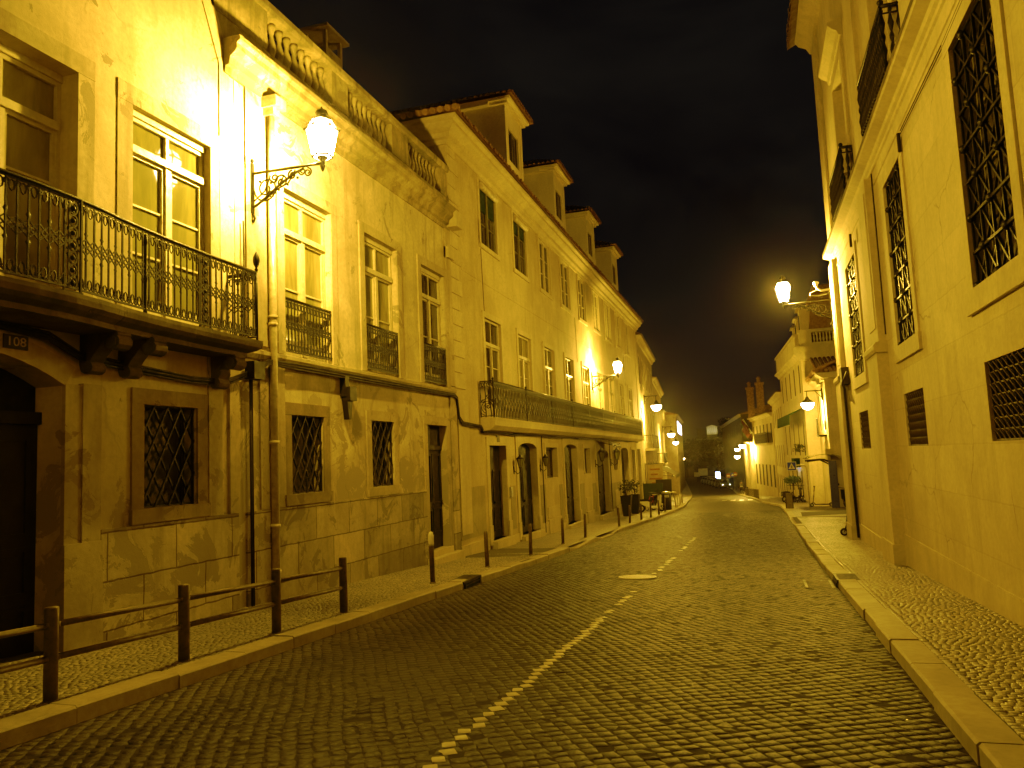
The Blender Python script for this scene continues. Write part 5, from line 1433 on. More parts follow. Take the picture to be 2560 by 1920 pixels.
mb = MB(); mb.lathe([(.045, -.05), (.045, .70), (.040, .735), (.03, .76), (.0, .765)], (0, 0, 0), 12); mb.lathe([(.06, 0), (.055, .02), (.046, .03)], (0, 0, .0), 12); mb.build('shaft', 'post', bo)
labs = ['bollard after the guard rail with a pale cap on top', 'second bollard on the left, just past the kerb drain', 'third bollard on the left, before the first lowered kerb', 'fourth bollard on the left, at the first lowered kerb', 'fifth bollard on the left, beyond the arched door', 'sixth bollard on the left, in front of the first potted plant', 'seventh bollard on the left, between the potted plants', 'eighth bollard on the left, beside the white moped wheel', 'ninth bollard on the left, behind the parked moped', 'bollard in front of the green bin screen', 'bollard next to the round litter bin']
BX = [(-5.62, 12.84), (-5.62, 15.75), (-5.58, 18.93), (-5.6, 22.4), (-5.5, 25.06), (-5.38, 30.9), (-5.33, 33.3), (-5.2, 35.8), (-5.05, 38.0), (-5.0, 40.9), (-5.08, 44.4)]
for i, (x, y) in enumerate(BX):
    if i == 0: o = bo; o.location = (x, y, zr(y) + .125); o['label'] = labs[0]
    else: o = dup(bo, (x, y, zr(y) + .125), None, labs[i])
    o.rotation_euler = (random.uniform(-.02, .02), random.uniform(-.03, .03), 0)
mb = MB(); mb.lathe([(.047, .66), (.05, .70), (.05, .84), (.03, .90), (.0, .91)], (0, 0, 0), 12); mb.build('pale_cap', 'white', bo)
far_b = [(-5.25, 52), (-5.3, 54), (-5.35, 56), (-5.5, 58.2), (-5.6, 60.5), (-5.8, 63)]
for i, (x, y) in enumerate(far_b):
    o = dup(bo, (x, y, zr(y) + .125), None, 'short pale bollard in the receding row where the left kerb bends'); o['group'] = 'far pale bollards'
    for c in list(o.children):
        if c.name.startswith('pale_cap'): bpy.data.objects.remove(c)
    c = o.children[0]; c.data = c.data.copy(); c.data.materials.clear(); c.data.materials.append(M['pipe'])
for i in range(1, len(BX)): pass

# drains and manhole
t = thing('storm_drain', 'cast iron kerb inlet in the left kerb near the second bollard', 'drain', (-5.1, 13.45, zr(13.45)))
z = zr(13.45); mb = MB(); mb.box(-5.45, -5.105, 13.05, 13.95, z + .10, z + .142); mb.box(-5.13, -5.10, 13.1, 13.14, z, z + .10); mb.box(-5.13, -5.10, 13.86, 13.9, z, z + .10); mb.box(-5.13, -5.10, 13.14, 13.86, z + .055, z + .07); mb.build('cover', 'castiron', t)
mb = MB(); mb.box(-5.14, -5.118, 13.14, 13.86, z + .004, z + .098); mb.build('opening', 'black', t)
t = thing('storm_drain', 'cast iron kerb drain with grate at the right kerb', 'drain', (1.15, 13.9, zr(13.9)))
z = zr(13.9); mb = MB(); mb.box(1.10, 1.46, 13.55, 14.25, z + .09, z + .146)
for k in range(9): mb.box(1.14, 1.44, 13.60 + k * .07, 13.63 + k * .07, z + .147, z + .152)
mb.build('cover', 'castiron', t)
mb = MB(); mb.box(1.085, 1.10, 13.6, 14.2, z + .01, z + .09); mb.build('opening', 'black', t)
mb = MB(); z = zr(13.9) + .014; mb.box(.62, .66, 13.5, 14.3, z, z + .014); mb.box(1.02, 1.06, 13.5, 14.3, z, z + .014)
for k in range(9): mb.box(.66, 1.02, 13.52 + k * .09, 13.56 + k * .09, z, z + .012)
mb.build('grate', 'castiron', t)
t = thing('manhole_cover', 'round cast iron manhole cover shining in the roadway', 'manhole', (-2.31, 14.95, zr(14.95)))
sl = math.atan(-.045)
mb = MB(); n = 40; z0_ = .022
def rr(r_, z_, k): a = 2 * PI * k / n; return (-2.31 + r_ * math.cos(a), 14.95 + r_ * math.sin(a), zr(14.95) + z_ - .045 * r_ * math.sin(a))
rings = [(.36, -.02), (.36, z0_), (.325, z0_ + .002), (.32, z0_ - .008), (.31, z0_ - .002)]
idx = [[mb.P(*rr(r_, z_, k)) for k in range(n)] for r_, z_ in rings]
for a, b_ in zip(idx, idx[1:]):
    for k in range(n): mb.face((a[k], a[(k + 1) % n], b_[(k + 1) % n], b_[k]))
mb.face(idx[-1]); M['manhole'] = simple('worn_iron_cover', (.42, .38, .28), .38, .15, .45, 60, .8)
mb.build('rim', 'manhole', t)
mb = MB()
for i in range(-6, 7):
    for j in range(-6, 7):
        if (i * i + j * j) * .0021 < .083:
            x, y = -2.31 + i * .046, 14.95 + j * .046; mb.box(x - .015, x + .015, y - .015, y + .015, zr(y) + z0_ - .003, zr(y) + z0_ + .004)
mb.build('tread', 'manhole', t)
# ================================================================== STREET FURNITURE
def gz(x, y): return zr(y) + .125
def foliage(mb, c, r, h, n, s):
    for k in range(n):
        d = Vector((random.gauss(0, 1), random.gauss(0, 1), random.gauss(0, 1))).normalized() * random.uniform(.4, 1.)
        p = Vector((c[0] + d.x * r, c[1] + d.y * r, c[2] + d.z * h)); a = Vector((random.gauss(0, 1), random.gauss(0, 1), random.gauss(.5, 1))).normalized(); b_ = a.orthogonal().normalized(); q = s * random.uniform(.6, 1.3)
        mb.face([mb.P(*(p + a * q)), mb.P(*(p + b_ * q * .35)), mb.P(*(p - a * q * .5)), mb.P(*(p - b_ * q * .35))])
for i, (x, y, lab) in enumerate(((-6.55, 40.2, 'tall black tapered planter with a leafy shrub, the nearer of two'), (-6.55, 43.1, 'tall black tapered planter with a bushier shrub, the farther of two'))):
    z = gz(x, y); t = thing('potted_plant', lab, 'potted plant', (x, y, z), 'tall black planters by the house wall')
    mb = MB(); mb.lathe([(.24, 0), (.26, .02), (.38, 1.0), (.40, 1.06), (.36, 1.06), (.35, .98), (0, .97)], (x, y, z), 4, smooth=False, phase=PI / 4); mb.build('pot', 'planter', t)
    mb = MB()
    for k in range(4): mb.tube([(x, y, z + .95), (x + random.uniform(-.1, .1), y + random.uniform(-.1, .1), z + 1.35), (x + random.uniform(-.3, .3), y + random.uniform(-.3, .3), z + 1.75)], .014, 5)
    mb.build('stem', 'bark', t); mb = MB(); foliage(mb, (x, y, z + 1.5), .42, .40, 130, .10); mb.build('foliage', 'leaf', t)

def wheel(mb, c, r, w, axis=(0, 1, 0), seg=18, tyre=.05):
    """torus tyre around axis"""
    ax = Vector(axis).normalized(); a = ax.orthogonal().normalized(); b_ = ax.cross(a); pts = [Vector(c) + a * r * math.cos(2 * PI * k / seg) + b_ * r * math.sin(2 * PI * k / seg) for k in range(seg + 1)]
    mb.tube(pts, tyre, 6, cap=False)
def spokes(mb, c, r, axis=(0, 1, 0), n=10, th=.006):
    ax = Vector(axis).normalized(); a = ax.orthogonal().normalized(); b_ = ax.cross(a); c = Vector(c)
    for k in range(n): mb.tube([c, c + (a * math.cos(2 * PI * k / n) + b_ * math.sin(2 * PI * k / n)) * r], th, 4)
    mb.tube([c - ax * .04, c + ax * .04], .03, 8)
# moped (local: length along +x, z up)
def moped(name, label, loc, rz, bm='white', group=None):
    t = thing(name, label, 'moped', (0, 0, 0), group)
    for x in (-.62, .62):
        mb = MB(); wheel(mb, (x, 0, .22), .18, .1, tyre=.055); w = mb.build('wheel', 'rubber', t); mb = MB(); spokes(mb, (x, 0, .22), .16, n=6, th=.014); mb.build('rim', 'chrome', w)
    mb = MB()
    mb.prism([(-.85, .42), (-.8, .62), (-.35, .68), (-.15, .55), (-.05, .34), (.32, .32), (.42, .50), (.50, .88), (.58, .90), (.56, .5), (.66, .42), (.62, .36), (.48, .34), (.40, .22), (-.1, .20), (-.25, .30), (-.45, .38), (-.6, .44)], -.13, .13, 'n'); mb.prism([(.44, .45), (.5, .95), (.56, .95), (.52, .45)], -.22, .22, 'n')
    mb.build('body', bm, t)
    mb = MB(); mb.prism([(-.82, .63), (-.80, .72), (-.5, .76), (-.12, .70), (-.08, .62)], -.14, .14, 'n'); mb.build('seat', 'rubber', t)
    mb = MB(); mb.tube([(.62, 0, .22), (.50, 0, .95), (.46, 0, 1.02)], .03, 8); mb.tube([(.40, -.33, 1.06), (.46, -.1, 1.02), (.46, .1, 1.02), (.40, .33, 1.06)], .018, 6)
    for s in (-1, 1): mb.tube([(.44, s * .22, 1.03), (.47, s * .30, 1.20)], .008, 4); mb.sphere((.47, s * .31, 1.23), .055, 8, 5, (.3, 1, 1))
    mb.build('handlebar', 'dark', t)
    mb = MB(); mb.sphere((.585, 0, .84), .07, 10, 6); mb.build('headlight', 'glassL', t)
    t.location = loc; t.rotation_euler = (0, 0, rz); return t
moped('moped', 'white shared moped parked between the bollards and the planters', (-5.95, 45.3, gz(-5.9, 45.3)), R(28))
def bicycle(label, loc, rz, fm='red', group=None):
    t = thing('bicycle', label, 'bicycle', (0, 0, 0), group)
    for x in (-.52, .52):
        mb = MB(); wheel(mb, (x, 0, .34), .32, .03, tyre=.02, seg=24); w = mb.build('wheel', 'rubber', t); mb = MB(); spokes(mb, (x, 0, .34), .31, n=14, th=.003); mb.build('spokes', 'chrome', w)
    mb = MB()
    for a, b_ in (((-.52, 0, .34), (-.1, 0, .3)), ((-.1, 0, .3), (.36, 0, .62)), ((-.1, 0, .3), (-.26, 0, .85)), ((-.26, 0, .82), (.32, 0, .82)), ((-.52, 0, .34), (-.24, 0, .78)), ((.30, 0, .95), (.38, 0, .6)), ((.38, 0, .6), (.52, 0, .34))): mb.tube([a, b_], .018, 6)
    mb.build('frame', fm, t)
    mb = MB(); mb.box(-.38, -.14, -.06, .06, .90, .95, top=(.02, .08, .03, .03)); mb.tube([(-.27, 0, .85), (-.28, 0, .92)], .014, 5); mb.build('saddle', 'rubber', t)
    mb = MB(); mb.tube([(.22, -.3, 1.02), (.30, -.12, 1.04), (.30, .12, 1.04), (.22, .3, 1.02)], .014, 6); mb.tube([(.31, 0, .92), (.30, 0, 1.04)], .016, 5); mb.build('handlebar', 'dark', t)
    mb = MB(); mb.box(.38, .62, -.14, .14, .72, .92, top=(-.03, -.03, -.03, -.03)); mb.build('basket', 'dark', t)
    t.location = loc; t.rotation_euler = (R(6), 0, rz); return t
bicycle('bicycle with red frame and front basket leaning behind the white moped', (-6.3, 47.4, gz(-6, 47.4)), R(75), 'red', 'bicycles behind the moped')
bicycle('dark framed bicycle beside the red one, next to the green screen', (-5.9, 48.4, gz(-6, 48.4)), R(60), 'frameD', 'bicycles behind the moped')
# green screen/banner panel of the terrace, litter bin, square bin, high table, menu stand
z = gz(-5.6, 47); t = thing('terrace_screen', 'dark green fabric terrace screen on a metal frame behind the bicycles', 'screen', (-6.2, 49.2, z))
mb = MB(); mb.box(-6.9, -5.75, 49.15, 49.19, z + .15, z + 1.55, top=(.0, -.08, 0, 0)); mb.build('panel', 'greenbin', t); mb = MB(); mb.tube([(-6.9, 49.17, z), (-6.9, 49.17, z + 1.6)], .02, 5); mb.tube([(-5.72, 49.17, z), (-5.70, 49.17, z + 1.6)], .02, 5); mb.build('frame', 'dark', t)
z = gz(-5.3, 47.9); t = thing('litter_bin', 'round dark litter bin with steel rim on the left pavement', 'litter bin', (-5.35, 48.0, z))
mb = MB(); mb.lathe([(.25, 0), (.27, .02), (.27, .95), (.25, .97)], (-5.35, 48, z), 16); mb.build('body', 'dark', t); mb = MB(); mb.lathe([(.285, .98), (.29, 1.0), (.29, 1.06), (.20, 1.10), (.0, 1.11)], (-5.35, 48, z), 16); mb.build('rim', 'chrome', t)
mb = MB(); mb.box(-5.45, -5.2, 47.71, 47.74, z + .75, z + .9); mb.build('slot', 'chrome', t)
z = gz(-5.9, 55); t = thing('menu_board', 'square dark board on a stand by the café terrace', 'board', (-6.1, 53.5, z))
mb = MB(); mb.box(-6.6, -5.6, 53.45, 53.5, z + .85, z + 1.9, top=(-.04, -.04, 0, 0)); mb.build('panel', 'planter', t); mb = MB(); mb.tube([(-6.4, 53.5, z), (-6.35, 53.5, z + .9)], .02, 5); mb.tube([(-5.8, 53.5, z), (-5.85, 53.5, z + .9)], .02, 5); mb.build('stand', 'dark', t)
z = gz(-5.3, 51); t = thing('high_table', 'small round bistro table on splayed legs near the kerb', 'table', (-5.35, 51, z))
mb = MB(); mb.lathe([(.0, .98), (.28, .98), (.3, 1.0), (.28, 1.02), (0, 1.02)], (-5.35, 51, z), 14); mb.build('tabletop', 'pipe', t)
for k in range(3):
    a = k * 2.1; mb = MB(); mb.tube([(-5.35 + .05 * math.cos(a), 51 + .05 * math.sin(a), z + .98), (-5.35 + .3 * math.cos(a), 51 + .3 * math.sin(a), z)], .015, 5); mb.build('leg', 'dark', t)
# canvas sign, awnings on D / E
t = thing('hanging_sign', 'rectangular printed canvas sign sticking out from the wall beside the terrace', 'sign', TD(2.2, .1, .6))
mb = MB(TD); mb.box(2.18, 2.22, .12, 1.15, -.75, .95); mb.build('panel', 'canvas', t); mb = MB(); mb.tube([TD(2.2, 0, 1.0), TD(2.2, 1.2, 1.0)], .02, 5); mb.build('arm', 'dark', t)
mb = MB(TD)
for k, (a, b_, z0_) in enumerate(((.25, .95, .55), (.3, .8, .2), (.2, 1.05, -.1), (.35, .9, -.4))): mb.box(2.160, 2.179, a, b_, z0_, z0_ + .12)
mb.build('printed_lines', 'print', t)
t = thing('awning', 'plain sloping café awning beyond the canvas sign', 'awning', TD(9, .5, 0)); 
mb = MB(TD); mb.prism([(0.02, .95), (1.9, .05), (1.92, -.2), (1.88, -.2), (1.86, .02), (.02, .9)], 5.5, 13.5, 'u'); mb.build('canvas', 'awn', t); mb = MB(); mb.tube([TD(5.6, .1, .1), TD(5.6, 1.85, .0)], .02, 4); mb.tube([TD(13.4, .1, .1), TD(13.4, 1.85, .0)], .02, 4); mb.build('arm', 'dark', t)
t = thing('awning', 'rounded dark awning over a shopfront further down on the left', 'awning', TE1(4, .5, -.5))
mb = MB(TE1); mb.prism([(0.02, .6), (.6, .5), (1.1, .15), (1.3, -.4), (1.26, -.42), (1.05, .1), (.58, .44), (.02, .54)], 2, 8, 'u'); mb.build('canvas', 'greenbin', t)
# lit poster, signs at street end
def far_sign(name, label, cat, x, y, z, w, h, mats, pole=True):
    t = thing(name, label, cat, (x, y, zr(y)))
    mb = MB(); mb.box(x - w / 2, x + w / 2, y - .05, y + .05, z - h / 2, z + h / 2); mb.build('panel', mats, t)
    if pole: mb = MB(); mb.tube([(x, y + .08, zr(y)), (x, y + .08, z + h / 2)], .05, 6); mb.build('pole', 'dark', t)
    return t
far_sign('lit_poster', 'glowing white poster panel at the end of the street', 'poster', -.0467 * 165, 165, 1.65 - .0304 * 165, .9, 1.7, 'panel_lit')
far_sign('direction_sign', 'broad yellowish road sign at the far street end', 'road sign', -.0644 * 170, 170, 1.65 - .0247 * 170, 1.9, 1.5, 'canvas')
far_sign('direction_sign', 'smaller road sign left of the broad yellowish one', 'road sign', -.072 * 172, 172, 1.65 - .0275 * 172, 1.2, .9, 'canvas')
for i, (dx, dz, mt, lab) in enumerate(((-.0341, -.0301, 'red', 'leftmost round traffic sign of three before the far right building'), (-.0292, -.0294, 'blue', 'blue traffic sign in the middle of three before the far right building'), (-.0259, -.0287, 'red', 'rightmost round traffic sign of three before the far right building'))):
    y = 128; x = dx * y; z = 1.65 + dz * y
    t = thing('traffic_sign', lab, 'traffic sign', (x, y, zr(y)), 'traffic signs before the far right building')
    mb = MB(); mb.T = lambda a, b_, c, x=x, y=y, z=z: (x + a, y + c, z + b_); mb.lathe([(0, -.02), (.35, -.02), (.35, .0), (0, .0)], (0, 0, 0), 20, smooth=False); mb.build('disc', mt, t)
    mb = MB(); mb.box(x - .22, x + .22, y - .04, y - .025, z - .12, z + .04) if i != 1 else mb.prism([(x - .18, z - .15), (x + .18, z - .15), (x, z + .18)], y - .04, y - .025, 'n'); mb.build('symbol', 'white', t)
    mb = MB(); mb.tube([(x, y + .06, zr(y) + .1), (x, y + .06, z + .3)], .035, 6); mb.build('pole', 'dark', t)

# pedestrian crossing sign on its bent post
yS = 46.0; t = thing('crossing_sign', 'blue square pedestrian crossing sign on a bent post on the right', 'traffic sign', (2.64, yS, gz(2.6, yS)))
T_ = lambda a, b_, c: (1.875 + a, yS + b_, .655 + c)
zS = gz(2.6, yS)
mb = MB(); mb.tube([(2.66, yS + .05, zS), (2.66, yS + .05, .45), (2.62, yS + .05, .62), (2.50, yS + .05, .70), (1.9, yS + .05, .70)], .03, 8); mb.build('post', 'pipe', t)
mb = MB(T_); mb.box(-.25, .25, -.01, .01, -.25, .25); mb.box(-.235, .235, -.0101, -.0125, -.235, .235) if 0 else None; pn = mb.build('panel', 'white', t)
mb = MB(T_); mb.box(-.22, .22, -.018, -.0105, -.22, .22); mb.build('blue_field', 'blue', pn)
mb = MB(T_); mb.prism([(-.18, -.15), (.18, -.15), (0, .17)], -.026, -.0185, 'n'); mb.build('triangle', 'white', pn)
mb = MB(T_); mb.T2 = None
for pts in ([(0, .03), (0, -.04)], [(0, -.04), (-.04, -.12)], [(0, -.04), (.05, -.12)], [(0, .01), (-.05, -.03)], [(0, .01), (.05, -.02)]): 
    (a, b_), (c, d_) = pts; L = math.hypot(c - a, d_ - b_); nx, nz = -(d_ - b_) / L * .011, (c - a) / L * .011
    mb.prism([(a + nx, b_ + nz), (c + nx, d_ + nz), (c - nx, d_ - nz), (a - nx, b_ - nz)], -.032, -.0265, 'n')
mb.prism([(.02 * math.cos(k * PI / 4), .055 + .02 * math.sin(k * PI / 4)) for k in range(8)], -.032, -.0265, 'n'); mb.build('walking_figure', 'black', pn)
# grey A-board beside the right kerb
z = gz(1.65, 45.7); t = thing('pavement_board', 'grey folding pavement board at the right kerb under the crossing sign', 'board', (1.65, 45.7, z))
for s in (-1, 1):
    mb = MB(); i = [mb.P(1.42, 45.7 + s * .25, z), mb.P(1.78, 45.7 + s * .25, z), mb.P(1.78, 45.7 + s * .02, z + .85), mb.P(1.42, 45.7 + s * .02, z + .85)]; mb.face(i); mb.build('panel', 'post', t)
    for x in (1.42, 1.78): mb2 = MB(); mb2.tube([(x, 45.7 + s * .25, z), (x, 45.7 + s * .01, z + .9)], .02, 5); mb2.build('leg', 'dark', t)
# bus shelter
z = gz(3.95, 46) ; t = thing('bus_shelter', 'bus shelter with a bluish steel side panel and curved glass roof', 'bus shelter', (3.9, 45.4, z))
mb = MB(); mb.box(3.72, 4.12, 45.0, 45.12, z, z + 2.55); mb.box(3.76, 4.08, 44.98, 44.999, z + .45, z + 2.2); mb.build('side_panel', 'shelter', t)
mb = MB(); mb.tube([(3.98, 45.3, z), (3.98, 45.3, z + 2.3), (3.90, 45.3, z + 2.45), (3.55, 45.3, z + 2.62), (3.3, 45.3, z + 2.64), (2.65, 45.3, z + 2.56)], .06, 8); mb.tube([(4.0, 47.8, z), (4.0, 47.8, z + 2.3), (3.5, 47.8, z + 2.6), (2.7, 47.8, z + 2.56)], .06, 8); mb.build('frame', 'dark', t)
mb = MB(); rows = []
for k in range(9):
    a = k / 8; x = 2.6 + 1.7 * a; zz = z + 2.62 + .28 * math.sin(PI * (.08 + .75 * a)); rows.append([mb.P(x, 44.95, zz), mb.P(x, 48.1, zz), mb.P(x, 48.1, zz + .03), mb.P(x, 44.95, zz + .03)])
for a, b_ in zip(rows, rows[1:]):
    for k in range(4): mb.face((a[k], a[(k + 1) % 4], b_[(k + 1) % 4], b_[k]))
mb.build('roof', 'glassL', t)
mb = MB(); mb.box(3.62, 4.05, 45.25, 45.3, z + 2.92, z + 3.2); mb.build('route_board', 'canvas', t)
# kick scooters
def kick_scooter(label, loc, rz, group='kick scooters on the right pavement'):
    t = thing('kick_scooter', label, 'scooter', (0, 0, 0), group)
    mb = MB(); mb.prism([(-.45, .12), (-.42, .16), (.30, .16), (.40, .28), (.43, .26), (.34, .11), (-.40, .10)], -.08, .08, 'n'); mb.build('deck', 'dark', t)
    for x in (-.52, .50):
        mb = MB(); wheel(mb, (x, 0, .11), .085, .04, tyre=.028, seg=14); w = mb.build('wheel', 'rubber', t); mb = MB(); mb.tube([(x, -.02, .11), (x, .02, .11)], .06, 10); mb.build('hub', 'chrome', w)
    mb = MB(); mb.tube([(.50, 0, .11), (.42, 0, .30), (.30, 0, 1.12)], .025, 8); mb.build('stem', 'dark', t)
    mb = MB(); mb.tube([(.27, -.23, 1.15), (.30, -.08, 1.14), (.30, .08, 1.14), (.27, .23, 1.15)], .018, 6); mb.tube([(.31, 0, 1.1), (.33, 0, 1.18)], .03, 6); mb.build('handlebar', 'rubber', t)
    mb = MB(); mb.prism([(-.62, .16), (-.58, .23), (-.50, .24), (-.40, .18), (-.42, .165), (-.5, .215), (-.57, .205)], -.05, .05, 'n'); mb.build('fender', 'dark', t)
    mb = MB(); mb.box(.335, .36, -.025, .025, .45, .85, top=(.05, .05, 0, 0)); mb.build('reflector', 'canvas', t)
    t.location = loc; t.rotation_euler = (0, 0, rz); return t
s0 = kick_scooter('lone kick scooter standing sideways left of the bus shelter panel', (3.35, 47.2, gz(3, 47.2)), R(178))
dup(s0, (1.95, 56.0, gz(2, 56)), R(60), 'leftmost kick scooter of the parked cluster under the crossing sign')
dup(s0, (2.25, 55.6, gz(2, 56)), R(75), 'second kick scooter from the left in the parked cluster')
dup(s0, (2.55, 55.8, gz(2, 56)), R(80), 'third kick scooter from the left in the parked cluster')
dup(s0, (2.85, 55.5, gz(2, 56)), R(95), 'rightmost kick scooter of the parked cluster under the crossing sign')
o = dup(s0, (2.66, 24.25, gz(2, 24.2)), R(178), 'kick scooter hidden behind the near right corner with only its wheel showing'); o.location = (2.78, 24.3, gz(2, 24.3)); 
moped('moped', 'black moped low in the cluster of parked scooters under the bush', (2.3, 56.8, gz(2, 56.8)), R(20), 'dark', 'black mopeds on the right')
moped('moped', 'dark moped behind the bus shelter panel, half hidden by the corner', (4.55, 44.9, gz(2, 45)), R(100), 'dark', 'black mopeds on the right')
z = gz(2.4, 57.5); t = thing('shrub', 'clipped green shrub behind the parked scooters', 'shrub', (2.35, 57.5, z))
mb = MB(); mb.tube([(2.35, 57.5, z), (2.35, 57.5, z + 1.3)], .06, 6); mb.build('stem', 'bark', t); mb = MB(); foliage(mb, (2.35, 57.5, z + 1.5), .62, .32, 420, .11); mb.build('foliage', 'leafL', t)
z = gz(-1.2, 97); t = thing('street_bollard', 'dark stubby post by the person on the far right pavement', 'bollard', (-1.2, 97, z))
mb = MB(); mb.lathe([(.12, 0), (.1, .9), (.13, .95), (0, 1.0)], (-1.2, 97, z), 10); mb.build('shaft', 'dark', t)
t = thing('fence', 'low iron fence in front of the houses on the right bend', 'fence', (1.3, 75, zr(75)))
mb = MB()
for k in range(60):
    y = 70 + k * .45; x = kr(y) + .25; z = zr(y) + .12; mb.tube([(x, y, z), (x, y, z + .85)], .014, 4)
mb.tube([(kr(70 + k * 2) + .25, 70 + k * 2, zr(70 + k * 2) + .95) for k in range(14)], .018, 4); mb.build('bars', 'post', t)

# ================================================================== CARS far away
car = thing('parked_car', 'x', 'car', (0, 0, 0), 'cars parked at the street end')
def rsec(mb, xs_, hw, z0_, z1_):
    pass
mb = MB(); prof = [(-2.1, .32), (-2.15, .55), (-2.05, .85), (-1.2, .93), (.9, .93), (1.9, .82), (2.12, .62), (2.12, .32)]
mb.prism([(a, c) for a, c in prof], -.84, .84, 'n'); mb.prism([(-1.75, .93), (-1.2, 1.42), (.25, 1.45), (1.05, .93)], -.70, .70, 'n'); mb.build('body', 'carp', car)
for s in (-1, 1):
    mb = MB(); mb.prism([(-1.5, .98), (-1.12, 1.34), (.2, 1.37), (.85, .98)], s * .702, s * .72, 'n'); mb.build('side_window', 'glassD', car)
mb = MB(); i = [mb.P(1.06, -.62, .96), mb.P(1.06, .62, .96), mb.P(.30, .6, 1.42), mb.P(.30, -.6, 1.42)]; mb.face(i); mb.build('windscreen', 'glassD', car)
for x in (-1.3, 1.3):
    for s in (-1, 1):
        mb = MB(); wheel(mb, (x, s * .78, .32), .24, .1, tyre=.09, seg=16); w = mb.build('wheel', 'rubber', car); mb = MB(); mb.tube([(x, s * .74, .32), (x, s * .82, .32)], .17, 12); mb.build('rim', 'chrome', w)
for s in (-1, 1):
    mb = MB(); mb.sphere((2.1, s * .6, .66), .12, 8, 6, (.4, 1.2, .8)); mb.build('headlight', 'headl', car)
cl_ = ['nearest parked car of the row at the street end', 'second parked car from the near end of the far row', 'third parked car from the near end of the far row', 'fourth parked car from the near end of the far row', 'fifth parked car from the near end of the far row', 'farthest parked car of the row, by the lit poster']
for i in range(6):
    y = 138 + i * 4.2; x = -4.9 - i * .72 - .3
    lo = (x - .6, y, zr(y) + .02); rz = R(-78 + 8)
    if i == 0: car.location = lo; car.rotation_euler = (0, 0, rz); car['label'] = cl_[0]
    else: dup(car, lo, rz, cl_[i])

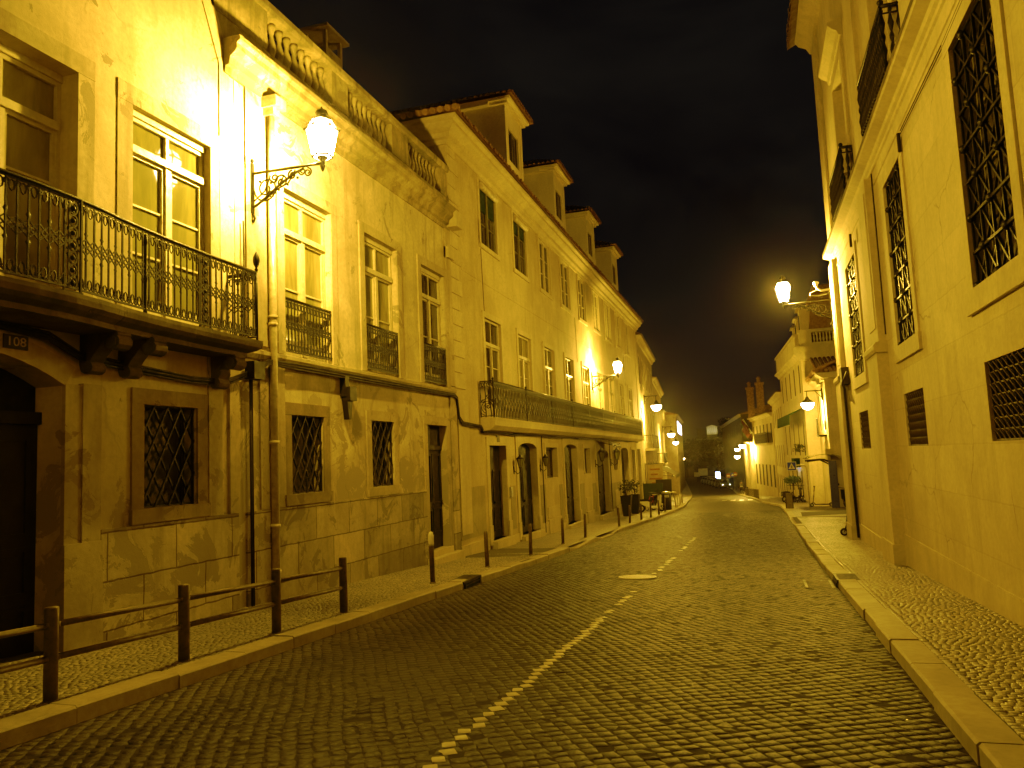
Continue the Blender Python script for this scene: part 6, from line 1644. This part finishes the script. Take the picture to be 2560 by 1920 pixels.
# ================================================================== PERSON walking away on the far right pavement
def person(loc, rz):
    t = thing('person', 'person in dark clothes with a pale waist band walking away on the far right pavement', 'person', loc)
    J = {'pel': (0, 0, .95), 'sp': (0, 0, 1.15), 'ch': (0, .01, 1.36), 'ne': (0, .02, 1.50), 'he': (0, .03, 1.58), 'ht': (0, .03, 1.72),
         'sl': (-.19, 0, 1.42), 'el': (-.25, -.06, 1.14), 'wl': (-.24, .08, .92), 'sr': (.19, 0, 1.42), 'er': (.26, .03, 1.14), 'wr': (.24, -.1, .92),
         'hl': (-.10, 0, .92), 'kl': (-.11, .12, .50), 'al': (-.10, .10, .09), 'tl': (-.11, .26, .04), 'hr': (.10, 0, .92), 'kr': (.11, -.02, .50), 'ar': (.11, -.22, .12), 'tr': (.12, -.10, .03)}
    rad = {'pel': .145, 'sp': .125, 'ch': .15, 'ne': .055, 'he': .085, 'ht': .07, 'sl': .065, 'el': .045, 'wl': .03, 'sr': .065, 'er': .045, 'wr': .03, 'hl': .095, 'kl': .06, 'al': .04, 'tl': .035, 'hr': .095, 'kr': .06, 'ar': .04, 'tr': .035}
    E_ = [('pel', 'sp'), ('sp', 'ch'), ('ch', 'ne'), ('ne', 'he'), ('he', 'ht'), ('ch', 'sl'), ('sl', 'el'), ('el', 'wl'), ('ch', 'sr'), ('sr', 'er'), ('er', 'wr'), ('pel', 'hl'), ('hl', 'kl'), ('kl', 'al'), ('al', 'tl'), ('pel', 'hr'), ('hr', 'kr'), ('kr', 'ar'), ('ar', 'tr')]
    for sd, s in (('l', -1), ('r', 1)):   # hands: palm, four fingers, thumb
        w = Vector(J['w' + sd]); J['p' + sd] = tuple(w + Vector((0, .01, -.08))); rad['p' + sd] = .026; E_.append(('w' + sd, 'p' + sd))
        for f_ in range(4):
            a, b_ = 'f%d%s' % (f_, sd), 'g%d%s' % (f_, sd); J[a] = tuple(w + Vector((-s * .004, -.028 + f_ * .02, -.12))); J[b_] = tuple(w + Vector((-s * .02, -.03 + f_ * .02, -.155 - .01 * (f_ in (1, 2))))); rad[a] = .009; rad[b_] = .007; E_ += [('p' + sd, a), (a, b_)]
        a = 'h%s1' % sd; J[a] = tuple(w + Vector((-s * .01, .05, -.085))); rad[a] = .009; E_.append(('w' + sd, a))
    ks = list(J); me = bpy.data.meshes.new('body'); me.from_pydata([J[k] for k in ks], [(ks.index(a), ks.index(b_)) for a, b_ in E_], [])
    ob = bpy.data.objects.new('body', me); COL.objects.link(ob); ob.modifiers.new('skin', 'SKIN'); ob.modifiers.new('sub', 'SUBSURF').levels = 1
    if not me.skin_vertices: me.attributes
    sv = me.skin_vertices[0].data
    for i, k in enumerate(ks): sv[i].radius = (rad[k], rad[k]); sv[i].use_root = (k == 'pel')
    bpy.context.view_layer.update(); dg = bpy.context.evaluated_depsgraph_get(); m2 = bpy.data.meshes.new_from_object(ob.evaluated_get(dg)); bpy.data.objects.remove(ob)
    m2.name = 'body'; m2.materials.clear(); m2.materials.append(M['cloth']); m2.materials.append(M['skin'])
    for p in m2.polygons:
        p.use_smooth = True; c = p.center
        if c.z > 1.49 or (c.z < .93 and abs(c.x) > .2): p.material_index = 1
    ob = bpy.data.objects.new('body', m2); COL.objects.link(ob); ob.parent = t
    ORG[t.name] = (0, 0, 0)
    mb = MB(); mb.sphere((0, .01, 1.66), .105, 12, 8, (.9, 1, 1.05)); mb.build('hair', 'hair', t)
    mb = MB(); mb.lathe([(.165, 1.0), (.175, 1.02), (.175, 1.09), (.165, 1.11)], (0, 0, 0), 14, cap=False); mb.build('waist_band', 'clothW', t)
    t.rotation_euler = (0, 0, rz); return t
try: person((-2.05, 106, gz(0, 106) + .01), R(10))
except Exception as ex: print('PERSON', ex)

# ================================================================== WORLD
w = bpy.data.worlds.new('World'); sc.world = w; w.use_nodes = True
nt = w.node_tree; nt.nodes.clear()
out = nt.nodes.new('ShaderNodeOutputWorld'); bg = nt.nodes.new('ShaderNodeBackground'); lk(nt, bg.outputs[0], out.inputs[0])
tc = nt.nodes.new('ShaderNodeTexCoord')
sky = nt.nodes.new('ShaderNodeTexSky'); sky.sky_type = 'NISHITA'; sky.sun_disc = False; sky.sun_elevation = R(-12); sky.sun_rotation = R(200)
v = mapping(nt, tc.outputs['Generated'], (1, 1, 2.6), (0, 0, .4))
n1 = noise(nt, v, 2.2, 6, .55, .5)
cl_c = nd(nt, 'ShaderNodeValToRGB'); cr = cl_c.color_ramp; cr.elements[0].position = .36; cr.elements[0].color = (.0018, .0015, .0042, 1); cr.elements[1].position = .70; cr.elements[1].color = (.0085, .0073, .0110, 1)
lk(nt, n1, cl_c.inputs[0])
addn = nd(nt, 'ShaderNodeMix', data_type='RGBA', blend_type='ADD'); addn.inputs[0].default_value = .02
lk(nt, cl_c.outputs[0], addn.inputs[6]); lk(nt, sky.outputs[0], addn.inputs[7]); lk(nt, addn.outputs[2], bg.inputs[0]); bg.inputs[1].default_value = 1.0

# thin night haze over the whole street: halos around the lamps
_m = bpy.data.materials.new('night_haze'); _m.use_nodes = True; _nt = _m.node_tree; _nt.nodes.clear()
_o = _nt.nodes.new('ShaderNodeOutputMaterial'); _v = _nt.nodes.new('ShaderNodeVolumeScatter')
_v.inputs['Density'].default_value = .00022; _v.inputs['Anisotropy'].default_value = .94; _v.inputs['Color'].default_value = (1, .96, .9, 1)
_nt.links.new(_v.outputs[0], _o.inputs['Volume']); M['haze'] = _m
mb = MB(); mb.box(-950, 950, -340, 1000, -14, 45); struct('haze', mb, 'haze')
sc.cycles.volume_bounces = 0
